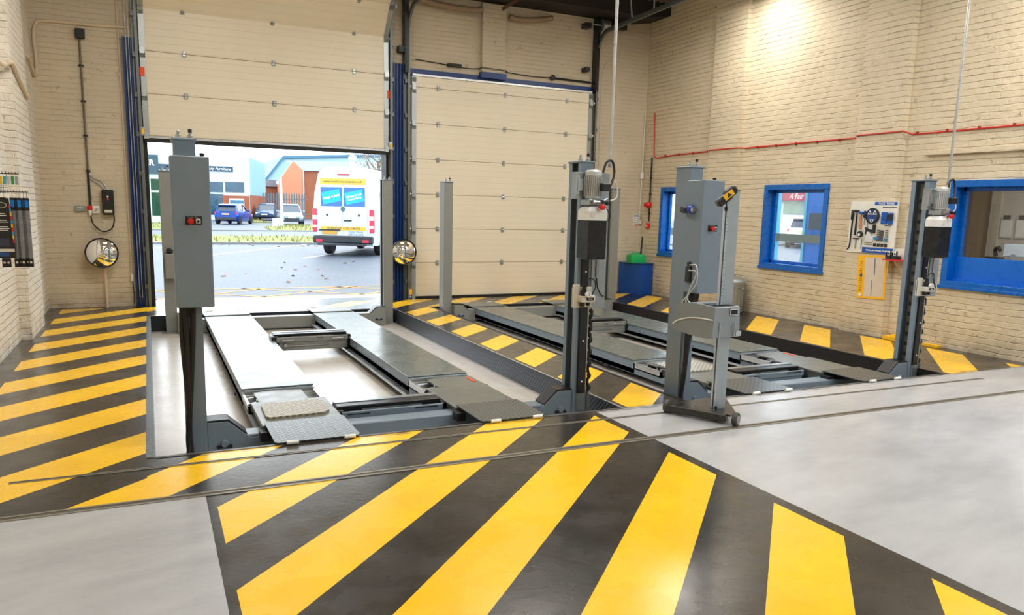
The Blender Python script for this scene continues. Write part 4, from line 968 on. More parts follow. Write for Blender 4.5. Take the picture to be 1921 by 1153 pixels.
on_board('screwdriver', 'blue handled screwdriver on the tool board', 'tool', [('handle', lambda b: b.lathe([(.012, .13), (.022, .15), (.02, .22), (.01, .24)], (-.022, .12, 0), 12), pm('driver_blue', (20, 40, 90), .35)), ('shaft', lambda b: b.tube([(-.014, .125, .13), (-.014, .13, .06), (-.014, .12, .03)], .006, 8), M['zinc'])], None)
on_board('pin_punch', 'short T handled probe low on the tool board', 'tool', [('shaft', lambda b: b.tube([(-.012, .25, -.19), (-.012, .25, -.33)], .009, 8), M['zinc']), ('handle', lambda b: b.tube([(-.014, .30, -.18), (-.014, .20, -.18)], .010, 8), M['dark'])], None)
on_board('tread_gauge', 'black round gauge on the tool board', 'gauge', [('body', lambda b: b.lathe([(.045, 0), (.05, -.02), (.035, -.035), (.001, -.035)], (0, .18, -.11), 18, 'x'), M['black']), ('dial', lambda b: b.lathe([(.022, -.037), (.001, -.0375)], (0, .18, -.12), 14, 'x'), M['white'])], None)
on_board('scriber', 'thin silver scriber low on the tool board', 'tool', [('shaft', lambda b: b.tube([(-.008, .145, -.18), (-.008, .15, -.33)], .006, 6), M['zinc'])], None)
on_board('key_probe', 'small black hook probe in the middle of the tool board', 'tool', [('shaft', lambda b: b.tube([(-.01, .085, -.02), (-.01, .085, -.11)], .008, 6), M['dark']), ('head', lambda b: b.box(-.02, 0, .07, .10, -.03, -.005), M['dark'])], None)
def tri(b):
    for (cy, cz, up) in ((.045, 0, 1), (-.045, 0, 1), (0, -.07, -1)):
        po = [(cy - .04, cz - up * .0), (cy + .04, cz - up * .0), (cy, cz + up * .068)]; qo = [(cy - .018, cz + up * .013), (cy + .018, cz + up * .013), (cy, cz + up * .045)]
        vs = [(-.0305, p[0] - .015, p[1] + .185) for p in po] + [(-.0305, p[0] - .015, p[1] + .185) for p in qo]
        b.add(vs, [(0, 1, 4, 3), (1, 2, 5, 4), (2, 0, 3, 5)])
on_board('inspection_lens', 'black ringed disc with three white triangles on blue, on the tool board', 'disc', [('ring', lambda b: b.lathe([(.095, 0), (.115, -.01), (.115, -.03), (.098, -.034), (.096, -.026)], (0, -.015, .165), 30, 'x', cap=False), M['black']), ('disc', lambda b: b.lathe([(.10, -.012), (.098, -.028), (.001, -.029)], (0, -.015, .165), 28, 'x'), pm('disc_blue', (20, 60, 132), .4)), ('emblem', tri, M['white'])], None)
on_board('lamp_checker', 'black twin handled gauge hanging below the round disc on the tool board', 'gauge', [('body', lambda b: (b.cb(-.035, 0, .035, .085, -.12, -.02, .01), b.cb(-.035, 0, -.085, -.035, -.09, .04, .01), b.box(-.03, -.004, -.04, .04, -.075, -.035)), M['black']), ('cord', lambda b: b.tube(spline([(-.01, .06, -.03), (-.01, .07, .05), (-.01, .05, .10)], 5), .004, 6), M['black'])], None)
on_board('blue_case', 'larger flat blue case on the tool board', 'case', [('case', lambda b: b.cb(-.025, 0, -.265, -.165, .05, .225, .006), bb), ('latch', lambda b: b.lathe([(.01, -.03), (.01, -.024)], (0, -.215, .12), 10, 'x'), M['dark'])], None)
on_board('card_case', 'small dark blue card pouch at the near edge of the tool board', 'case', [('case', lambda b: b.cb(-.02, 0, -.36, -.28, .045, .215, .006), bb), ('pouch', lambda b: b.cb(-.04, -.015, -.37, -.275, .11, .20, .008), pm('pouch_navy', (20, 28, 52), .5))], None)
def blister(b):
    for k in range(6):
        for j in range(2): b.box(-.012, -.002, -.30 + j * .14, -.255 + j * .14, -.20 + k * .03, -.185 + k * .03, 0)
    for k in range(7): b.box(-.010, -.002, -.225 + k * .011, -.220 + k * .011, -.20, -.04, 0)
on_board('gauge_chart', 'printed grey diagram plate at the lower right of the tool board', 'chart', [('plate', lambda b: (b.box(-.003, 0, -.32, -.08, -.21, .01)), M['offwhite']), ('print', blister, pm('chart_print', (96, 96, 100), .5)), ('blue_clip', lambda b: (b.box(-.02, -.003, -.14, -.07, -.18, -.145), b.box(-.02, -.003, -.29, -.25, -.20, -.155)), pm('clip_blue', (40, 130, 190), .4)), ('symbol_row', lambda b: [b.box(-.004, -.002, -.30 + k * .062, -.25 + k * .062, -.285, -.235) for k in range(4)], M['dark'])], None)
on_board('clear_guard', 'clear plastic cone guard left of the diagram plate on the tool board', 'guard', [('shell', lambda b: b.loft([[(-.002 - .04 * math.sin(a), .03 + r * math.cos(a), z) for a in [PI * q / 8 for q in range(9)]] for z, r in ((-.22, .085), (-.16, .08), (-.10, .04), (-.07, .03))], 0, True), pm('milky_plastic', (206, 208, 206), .2))], None)

t = thing('damage_template', 'clear windscreen template with a yellow border hung below the tool board', 'template', (XP, 7.98, .88), 0)
t.rotation_euler = (math.radians(-3), 0, 0)
b = MB(); yl = M['yellow']
b.box(-.008, 0, .13, .255, -.325, .325); b.box(-.008, 0, -.245, .13, .295, .325); b.box(-.008, 0, -.245, .13, -.325, -.295); b.box(-.008, 0, -.245, -.215, -.295, .295); b.build('border', yl, t)
b = MB(); b.box(-.005, -.002, -.215, .13, -.295, .295); b.build('clear_sheet', pm('clear_sheet', (216, 202, 188), .15), t)
b = MB(); b.box(-.0065, -.005, -.055, -.04, .03, .28); b.box(-.0065, -.005, -.01, .0, -.28, -.05); b.build('print', pm('print_teal', (50, 110, 140), .5), t)
b = MB()
for k in range(18): b.box(-.0095, -.008, .165, .225 - .01 * (k % 3), -.22 + k * .026, -.212 + k * .026, 0)
b.box(-.0095, -.008, .165, .20, .0, .05, 1); b.lathe([(.028, -.011), (.018, -.012), (.001, -.010)], (0, .19, -.27), 16, 'x', 2); b.build('text_lines', [pm('print_brown', (150, 104, 20), .5), bb, M['white']], t)
t = thing('red_shelf', 'red wall shelf on a cream bracket beside the tool board', 'shelf', (XP, 7.42, 1.165))
t.location = (XR - .002, 7.55, 1.155)
b = MB(); b.box(-.26, 0, -.17, .17, 0, .018); b.build('board', M['red'], t)
b = MB(); b.prism([(0, 0), (-.2, 0), (-.2, -.015), (-.03, -.20), (0, -.2)], 'y', -.012, .012); b.build('bracket', M['cream'], t)
for k, y in enumerate((7.64, 7.54)):
    t = thing('decelerometer', ('black and white brake meter at the far end of the red shelf', 'black and white brake meter at the near end of the red shelf')[k], 'meter', (XR - .19, y, 1.173))
    b = MB(); b.box(-.05, .05, -.042, .042, 0, .045); b.box(-.05, -.03, -.042, -.03, .045, .12); b.box(-.05, -.03, .03, .042, .045, .10); b.build('base', M['black'], t)
    b = MB(); b.cb(-.035, .035, -.03, .03, .045, .115, .008, 0); b.lathe([(.014, -.037), (.001, -.038)], (0, 0, .08), 12, 'x', 1); b.build('body', [M['white'], M['dark']], t)
t = thing('paper_box', 'cream cardboard box standing at the back of the red shelf', 'box', (XR - .06, 7.56, 1.173))
b = MB(); b.cb(-.04, .05, -.10, .10, 0, .15, .003); b.build('carton', pm('carton', (226, 222, 210), .6), t)
# yellow gauge parts on the floor
t = thing('yellow_step_gauge', 'yellow stepped block on the floor at the foot of the right wall pier', 'block', (9.83, 7.46, 0))
b = MB(); b.box(-.09, .05, -.16, .20, 0, .05); b.box(-.05, .05, -.10, .10, .05, .075); b.box(-.05, .04, -.2, .22, .02, .035); b.build('body', M['yellow'], t)
t = tag(MB().box(9.80, 9.89, 6.82, 7.05, .0, .03).build('yellow_bar', M['yellow']), 'short yellow bar on the floor right of the far lift post', 'bar')

# ================================================================== AIR DROPS AND HIGH LEVEL PIPES
for (x0, y0, z0, lab, lean) in ((3.83, 6.02, 2.17, 'steel conduit dropping from the roof to the power unit of the nearer lift', .0), (8.34, 5.9, 2.17, 'steel conduit dropping from the roof to the power unit of the far bay lift', -.0)):
    t = thing('drop_conduit', lab, 'conduit', (x0, y0, z0)); b = MB(); b.tube([(0, 0, 0), (lean, 0, 6.45 - z0)], .015, 10); b.build('pipe', M['alu'], t)
    b = MB(); b.lathe([(.02, 0), (.02, .05)], (0, 0, 1.5), 10); b.lathe([(.02, 0), (.02, .03)], (0, 0, -.02), 10); b.each('coupling', M['galv'], t)
t = tag(MB().tube(spline([(4.35, 14.03, 5.52), (4.8, 14.03, 5.48), (5.3, 14.03, 5.44), (5.75, 14.0, 5.44), (5.9, 14.0, 5.47)], 6), [.055 + .004 * (k % 2) for k in range(25)], 12).build('flexible_duct', pm('dull_duct', (150, 128, 104), .6, 0, .15)), 'dusty ribbed duct high on the back wall left of the brick pier', 'duct')
t = tag(MB().tube(spline([(6.52, 14.06, 5.43), (6.7, 14.06, 5.40), (7.1, 14.06, 5.44), (7.45, 14.06, 5.52)], 6), [.05 + .004 * (k % 2) for k in range(19)], 12).build('flexible_duct', pm('dull_duct', (150, 128, 104), .6, 0, .15)), 'dusty ribbed duct high on the back wall right of the brick pier', 'duct')
t = tag(MB().prism([(-.03, -.03), (.03, -.03), (.03, -.022), (-.022, -.022), (-.022, .03), (-.03, .03)], 'x', 0, 1.1, 0, Matrix.Translation((6.05, 13.42, 5.36)) @ Matrix.Rotation(math.radians(-34), 4, 'Y')).build('angle_iron', pm('rusty_angle', (84, 56, 36), .65, .2, .2)), 'rusty angle iron strut under the roof above the brick pier', 'strut')
t = thing('lintel_cable', 'black cable and junction box running along the blue lintel', 'cable', (7.55, YW - .03, 4.37))
b = MB(); b.tube(spline([(-2.9, 0, .10), (-1.9, 0, .04), (-1.6, 0, .06), (-1.59, -.11, .06), (-1.08, -.11, .05), (-1.07, 0, .05), (-.5, 0, .02), (-.02, 0, .03)], 5), .008, 6, 0); b.tube([(.04, 0, .03), (.9, 0, .02)], .02, 8, 0); b.build('cable', M['black'], t)
b = MB(); b.lathe([(.05, .0), (.055, -.05), (.02, -.06)], (0, .02, .03), 14, 'y'); b.build('junction_box', M['black'], t)
t = tag(MB().cb(5.28, 5.56, YW - .09, YW, 4.40, 4.46, .01).build('sensor_box', M['dark']), 'small black sensor box on the back wall above the blue lintel', 'sensor')

# ================================================================== WINDOWS IN THE RIGHT WALL
pane = glass('window_glass', (.97, .985, 1.0), .07)
def window(n, Y0, Y1, Z0, Z1, low=None):
    t = struct('window_%d' % n, (XR, (Y0 + Y1) / 2, Z0)); h = Z1 - Z0; w = (Y1 - Y0) / 2; fw = .09
    b = MB()
    for (a, c, d, e) in ((-w, w, 0, fw), (-w, w, h - fw, h), (-w, -w + fw, fw, h - fw), (w - fw, w, fw, h - fw)): b.box(-.025, .20, a, c, d, e)
    for (a, c, d, e) in ((-w - .02, w + .02, -.015, .03), ): b.box(-.04, .0, a, c, d, e)
    b.build('frame', M['blueframe'], t, bevel=.006)
    b = MB(); g = .05
    for (a, c, d, e) in ((-w + fw, w - fw, fw, fw + g), (-w + fw, w - fw, h - fw - g, h - fw), (-w + fw, -w + fw + g, fw, h - fw), (w - fw - g, w - fw, fw, h - fw)): b.box(.13, .19, a, c, d, e)
    b.build('sash', M['blueframe'], t, bevel=.004)
    if low:
        b = MB(); b.cb(.12, .17, -w + fw, w - fw, fw, low - Z0, .006); b.box(.10, .17, -w + fw, w - fw, fw, fw + .04); b.build('lower_panel', pm('mid_blue_panel', (8, 104, 206), .3), t)
    b = MB(); b.box(.155, .160, -w + fw + g, w - fw - g, (low - Z0) if low else fw + g, h - fw - g); b.build('pane', pane, t)
    b = MB(); b.box(.20, .30, -w + .0, w, 0, h) if False else None
    return t
window(1, WA[0], WA[1], WA[2], WA[3]); window(2, WB[0], WB[1], WB[2], WB[3]); window(3, WC[0], WC[1], WC[2], WC[3], low=1.26)
# office seen through the wide window
offw = pm('office_wall_tan', (150, 134, 112), .6); offl = pm('office_wall_pale', (200, 196, 186), .6)
b = MB(); b.box(12.5, 12.6, 2.8, 8.7, 0, 2.8, 0); b.box(10.2, 12.5, 8.6, 8.7, 0, 2.8, 0); b.box(10.2, 12.5, 2.7, 2.8, 0, 2.8, 0); b.box(10.2, 12.6, 2.7, 8.7, 2.75, 2.85, 1); b.box(12.46, 12.5, 2.8, 7.86, 0, 2.75, 1)
shell('wall_east', b, [offw, offl])
b = MB(); b.box(12.42, 12.5, 7.84, 8.0, 0, 2.4); shell('trim_20', b, pm('pale_door_trim', (206, 198, 180), .5))
t = thing('office_light', 'plain round light on the office ceiling', 'lamp', (11.3, 6.2, 2.75)); b = MB(); b.lathe([(.2, 0), (.2, -.04), (.001, -.05)], (0, 0, 0), 20); b.build('diffuser', lamp_diff, t)
l = bpy.data.lights.new('office_lamp_light', 'AREA'); l.shape = 'DISK'; l.size = .4; l.energy = 34; l.color = (1, .93, .84); lo = bpy.data.objects.new('office_lamp_light', l); COL.objects.link(lo); lo.location = (0, 0, -.07); lo.parent = t
for k, (y, lab) in enumerate(((7.72, 'clipboard with white sheets on the office wall, next to the pale door trim'), (7.48, 'clipboard with a slanting white sheet on the office wall, further from the door trim'))):
    t = thing('clipboard', lab, 'clipboard', (12.45, y, 1.66)); b = MB(); b.box(-.012, 0, -.10, .10, -.17, .17); b.build('board', pm('clipboard_grey', (196, 198, 200), .5), t)
    b = MB(); b.box(-.016, -.012, -.085, .085, -.15, .12); b.build('sheet', M['white'], t); b = MB(); b.box(-.03, -.01, -.05, .05, .13, .19); b.build('clip', M['dark'], t)
t = thing('office_counter', 'grey office counter under the clipboards', 'counter', (12.1, 6.6, 0)); b = MB(); b.cb(-.35, .34, -1.6, 1.15, 1.10, 1.15, .01); b.build('top', pm('counter_grey', (150, 156, 160), .3), t); b = MB(); b.box(-.30, .3, -1.5, 1.1, 0, 1.10); b.build('body', pm('counter_dark', (70, 76, 82), .5), t)
t = thing('monitor', 'white edged screen turned away on the office counter', 'monitor', (12.1, 7.35, 1.15), .5); b = MB(); b.cb(-.015, .015, -.14, .14, .06, .26, .01); b.build('screen', pm('pale_screen', (206, 222, 236), .3), t); b = MB(); b.box(-.08, .08, -.1, .1, 0, .015); b.box(-.015, .015, -.03, .03, 0, .1); b.build('stand', M['alu'], t)
t = tag(MB().tube(spline([(12.2, 7.68, 1.20), (12.2, 7.70, 1.30), (12.15, 7.62, 1.34), (12.1, 7.56, 1.30)], 5), .03, 10).box(12.1, 12.3, 7.6, 7.8, 1.15, 1.19).build('telephone', M['black']), 'black telephone on the office counter', 'telephone')
# glazed porch beyond the middle window
t = struct('door_3', (12.0, 0, 0)); alub = pm('porch_frame_cyan', (90, 190, 226), .35)
b = MB()
for y in (10.4, 11.44, 12.2, 13.4, 14.6, 16.2): b.box(-.04, .04, y, y + .06, 0, 2.45)
b.box(-.04, .04, 10.4, 16.2, 2.35, 2.45); b.build('frame', alub, t)
b = MB(); b.box(-.05, .03, 10.4, 16.2, 1.23, 1.39); b.build('push_rail', pm('porch_rail_grey', (84, 104, 104), .5), t)
b = MB(); b.box(-.02, .02, 10.46, 11.44, 0, 2.35); b.build('blue_leaf', pm('porch_blue_leaf', (6, 118, 224), .35), t)
b = MB(); b.box(-.05, -.02, 10.7, 11.34, 1.50, 1.82); b.build('letter_plate', pm('porch_dark_plate', (44, 74, 98), .5), t)
b = MB(); b.box(-.003, .003, 11.5, 16.2, 0, 2.35); b.build('pane', pane, t)

# ================================================================== OUTSIDE
def asphalt():
    n = NT('asphalt'); s = n.noise(.35, 5, .6); f = n.noise(40, 3); o = n.xyz()
    c = n.mix(n.ramp(s, .3, .7), srgb(52, 62, 76), srgb(70, 80, 94)); c = n.mix(n.ramp(f, .45, .7), c, srgb(104, 110, 118))
    n.set(color=c, rough=.55); n.bump(f, .3, .01); return n.m
b = MB(); b.add([(-90, 14.5, -.012), (160, 14.5, -.012), (160, 260, -.012), (-90, 260, -.012)], [(0, 1, 2, 3)]); b.add([(13.2, -20, -.012), (160, -20, -.012), (160, 14.5, -.012), (13.2, 14.5, -.012)], [(0, 1, 2, 3)])
shell('ground', b, asphalt())
conc = pm('pale_concrete_apron', (170, 172, 172), .5, 0, .05, 3)
b = MB(); b.box(-2, 10, 14.5, 14.95, -.03, .0); shell('path_1', b, conc)
dn = MB()
for k in range(46): dn.box(-.02 + k * .095, .04 + k * .095, 14.96, 15.04, -.008, -.004, 0)
dn.box(-.1, 4.5, 14.94, 15.06, -.011, -.0075, 1)
shell('trim_21', dn, [pm('drain_bar', (190, 196, 200), .4, .4), pm('drain_gap', (50, 54, 60), .7)])
yl2 = pm('road_yellow_line', (196, 138, 60), .6); wl = pm('road_white_line', (186, 188, 192), .6)
def stripe(b, p, q, wd, m=0, z=-.008):
    p, q = Vector((p[0], p[1], 0)), Vector((q[0], q[1], 0)); d = (q - p).normalized(); s = Vector((-d.y, d.x, 0)) * wd / 2
    b.add([tuple(v + Vector((0, 0, z))) for v in (p + s, q + s, q - s, p - s)], [(0, 1, 2, 3)], m)
b = MB()
stripe(b, (-1, 16.75), (9, 16.45), .11); stripe(b, (0, 16.7), (-.3, 15.15), .11); stripe(b, (-.3, 15.12), (9, 15.1), .09)
for k in range(5):
    stripe(b, (-.2 + k * 1.9, 16.7), (2.0 + k * 1.9, 15.1), .10); stripe(b, (2.2 + k * 1.9, 16.6), (.0 + k * 1.9, 15.1), .10)
stripe(b, (1.2, 26.6), (6.6, 35.3), .16, 1); stripe(b, (4.6, 25.8), (10.0, 34.5), .16, 1); stripe(b, (-3.0, 27.0), (1.6, 34.2), .16, 1)
stripe(b, (14, 17), (24, 25), .15, 1); stripe(b, (17, 16), (27, 24), .15, 1)
shell('road_1', b, [yl2, wl])
kb = pm('kerb_stone', (118, 120, 122), .6, 0, .08, 6)
b = MB(); b.box(-40, 60, 34.9, 35.2, -.02, .08); b.box(-40, 60, 51.6, 51.9, -.02, .06); shell('kerb_1', b, kb)
def grass_mat():
    n = NT('verge_grass'); c = n.mix(n.ramp(n.noise(1.2, 5, .7), .35, .65), srgb(92, 116, 44), srgb(132, 130, 72)); c = n.mix(n.ramp(n.noise(9, 3), .5, .7), c, srgb(142, 112, 70)); n.set(color=c, rough=.8); n.bump(n.noise(14, 3), .8, .08); return n.m
gm = grass_mat()
def grass(poly, n, nm='grass'):
    b = MB(); b.prism(poly, 'z', -.012, .06)
    xs_ = [p[0] for p in poly]; ys2 = [p[1] for p in poly]
    for k in range(n):
        x, y = random.uniform(min(xs_), max(xs_)), random.uniform(min(ys2), max(ys2)); ok = False; j = len(poly) - 1
        for i in range(len(poly)):
            if (poly[i][1] > y) != (poly[j][1] > y) and x < (poly[j][0] - poly[i][0]) * (y - poly[i][1]) / (poly[j][1] - poly[i][1]) + poly[i][0]: ok = not ok
            j = i
        if ok: h = random.uniform(.1, .22); a = random.uniform(-.1, .1); b.add([(x - .03, y, .05), (x + .03, y, .05), (x + a, y + a, .05 + h)], [(0, 1, 2)])
    o = b.build(nm, gm); o['kind'] = 'stuff'; return o
grass([(-30, 35.2), (24, 35.2), (24, 42.6), (-30, 42.6)], 900)
grass([(7.3, 51.9), (20, 51.9), (20, 57.5), (13.5, 57.5), (13.5, 61), (8.0, 61)], 400)
grass([(9.75, 61), (15, 61), (15, 66), (10.0, 66)], 200)
grass([(-12, 51.9), (1.6, 51.9), (1.6, 67.5), (-12, 67.5)], 500)
grass([(8.6, 74), (10.4, 74), (10.4, 84.8), (8.6, 84.8)], 150)
b = MB()
for k in range(34):
    x, y = random.uniform(.2, 7), random.choice((random.uniform(17.5, 26), random.uniform(32.5, 35.0))); a = random.uniform(0, 6); s = random.uniform(.04, .085)
    b.add([(x + s * math.cos(a), y + s * math.sin(a), -.002), (x - s * math.sin(a), y + s * math.cos(a), .03), (x - s * math.cos(a), y - s * math.sin(a), -.002), (x + s * math.sin(a), y - s * math.cos(a), .02)], [(0, 1, 2, 3)])
lv = b.build('leaves', pm('fallen_leaf', (140, 84, 54), .7)); lv['kind'] = 'stuff'

# ---- vehicles
carglass = pm('car_glass', (34, 50, 68), .08); tyre = pm('tyre', (26, 27, 30), .6); carblk = pm('car_black_trim', (28, 32, 40), .45)
redl = pm('tail_lamp_red', (226, 28, 60), .2); clr = pm('lamp_clear', (228, 234, 240), .15)
def wheel(t, x, y, r, sd, wd=.2):
    b = MB(); b.lathe([(r * .62, -wd / 2), (r * .96, -wd / 2), (r, -wd / 2 + .03), (r, wd / 2 - .03), (r * .96, wd / 2), (r * .62, wd / 2)], (x, y, r), 24, 'x', 0); b.lathe([(.01, sd * wd * .42), (r * .62, sd * wd * .46), (r * .64, sd * wd * .2)], (x, y, r), 20, 'x', 1); b.build('wheel', [tyre, M['alu']], t)
def car(label, x, y, rz, paint, s=1.0):
    """small hatchback, rear at local y = 0, nose at +y"""
    t = thing('car', label, 'car', (x, y, -.01), rz); t.scale = (s, s, s)
    def ring(yy, z0, z1, w0, w1, w2, zs):    # lower body cross section
        return [(-w0, yy, z0), (w0, yy, z0), (w1, yy, zs), (w2, yy, z1), (-w2, yy, z1), (-w1, yy, zs)]
    b = MB(); b.loft([ring(.0, .42, .88, .70, .78, .70, .66), ring(.10, .28, .95, .80, .86, .76, .66), ring(.7, .22, .98, .82, .87, .78, .66), ring(2.6, .22, .93, .82, .87, .78, .64), ring(3.4, .24, .84, .80, .85, .74, .60), ring(3.85, .30, .72, .70, .78, .64, .54), ring(3.96, .38, .62, .58, .66, .54, .5)], 0, True)
    b.build('body', paint, t, angle=50)
    b = MB()
    def g(yy, z0, z1, w0, w1): return [(-w0, yy, z0), (w0, yy, z0), (w1, yy, z1), (-w1, yy, z1)]
    b.loft([[(-.70, .08, .9), (.70, .08, .9), (.60, .42, 1.36), (-.60, .42, 1.36)], [(-.76, .5, .95), (.76, .5, .95), (.62, .6, 1.42), (-.62, .6, 1.42)], [(-.76, 1.6, .93), (.76, 1.6, .93), (.62, 1.6, 1.45), (-.62, 1.6, 1.45)], [(-.75, 2.2, .92), (.75, 2.2, .92), (.60, 2.0, 1.40), (-.60, 2.0, 1.40)], [(-.70, 2.95, .88), (.70, 2.95, .88), (.69, 2.9, .90), (-.69, 2.9, .90)]], 0, False)
    b.build('glasshouse', carglass, t)
    b = MB(); b.loft([[(-.63, .28, 1.36), (.63, .28, 1.36), (.60, .28, 1.41), (-.60, .28, 1.41)], [(-.64, .6, 1.41), (.64, .6, 1.41), (.58, .6, 1.48), (-.58, .6, 1.48)], [(-.64, 1.5, 1.43), (.64, 1.5, 1.43), (.58, 1.5, 1.50), (-.58, 1.5, 1.50)], [(-.62, 2.05, 1.38), (.62, 2.05, 1.38), (.56, 2.05, 1.43), (-.56, 2.05, 1.43)]], 0, True)
    for sx in (-1, 1):
        b.loft([[(sx * (q + dxx), yq, zq) for dxx, yq, zq in ((-.03, y_ - .05, z_), (.03, y_ - .05, z_), (.03, y_ + .05, z_), (-.03, y_ + .05, z_))] for q, y_, z_ in ((.73, .12, .92), (.61, .42, 1.38))], 0, False)
        b.loft([[(sx * (q + dxx), yq, zq) for dxx, yq, zq in ((-.025, y_ - .04, z_), (.025, y_ - .04, z_), (.025, y_ + .04, z_), (-.025, y_ + .04, z_))] for q, y_, z_ in ((.73, 2.8, .90), (.61, 2.02, 1.40))], 0, False)
    b.build('roof_panel', paint, t)
    for sx in (-1, 1):
        wheel(t, sx * .78, .62, .31, sx); wheel(t, sx * .78, 3.15, .31, sx)
        b = MB(); b.box(*sorted((sx * .50, sx * .80)), .02, .16, .74, .90); b.build('tail_lamp', redl, t)
        b = MB(); b.box(*sorted((sx * .42, sx * .72)), 3.74, 3.90, .60, .72); b.build('head_lamp', clr, t)
        b = MB(); b.cb(*sorted((sx * .84, sx * 1.0)), 2.35, 2.47, .92, 1.04, .02); b.build('door_mirror', paint, t)
    b = MB(); b.cb(-.74, .74, -.03, .12, .30, .52, .03); b.build('rear_bumper', carblk, t); b = MB(); b.box(-.26, .26, -.035, 0, .70, .80); b.build('number_plate', pm('plate_yellow', (238, 196, 120), .5), t)
    b = MB(); b.box(-.5, .5, 3.92, 3.985, .36, .50); b.build('grille', carblk, t); b = MB(); b.box(-.26, .26, 3.97, 3.99, .50, .59); b.build('number_plate', M['white'], t)
    return t
carblue = pm('car_blue_paint', (0, 62, 150), .2, .2); carsil = pm('car_silver_paint', (140, 160, 170), .2, .3); cardk = pm('car_navy_paint', (34, 66, 100), .2, .2); carwh = pm('car_white_paint', (236, 240, 244), .25)
car('blue hatchback parked facing away outside the white shop', 5.8, 67.2, math.radians(-24), carblue, 1.13)
car('silver car facing the workshop between the white post and the van', 11.55, 71.6, math.radians(174), carsil, 1.2)
car('dark blue car parked behind the white post by the fence', 12.2, 88.5, math.radians(166), cardk, 1.2)
car('white car seen through the middle blue window', 33.0, 31.5, math.radians(-50), carwh, 1.2)
car('dark car seen low in the middle blue window', 23.6, 24.5, math.radians(30), cardk, 1.0)

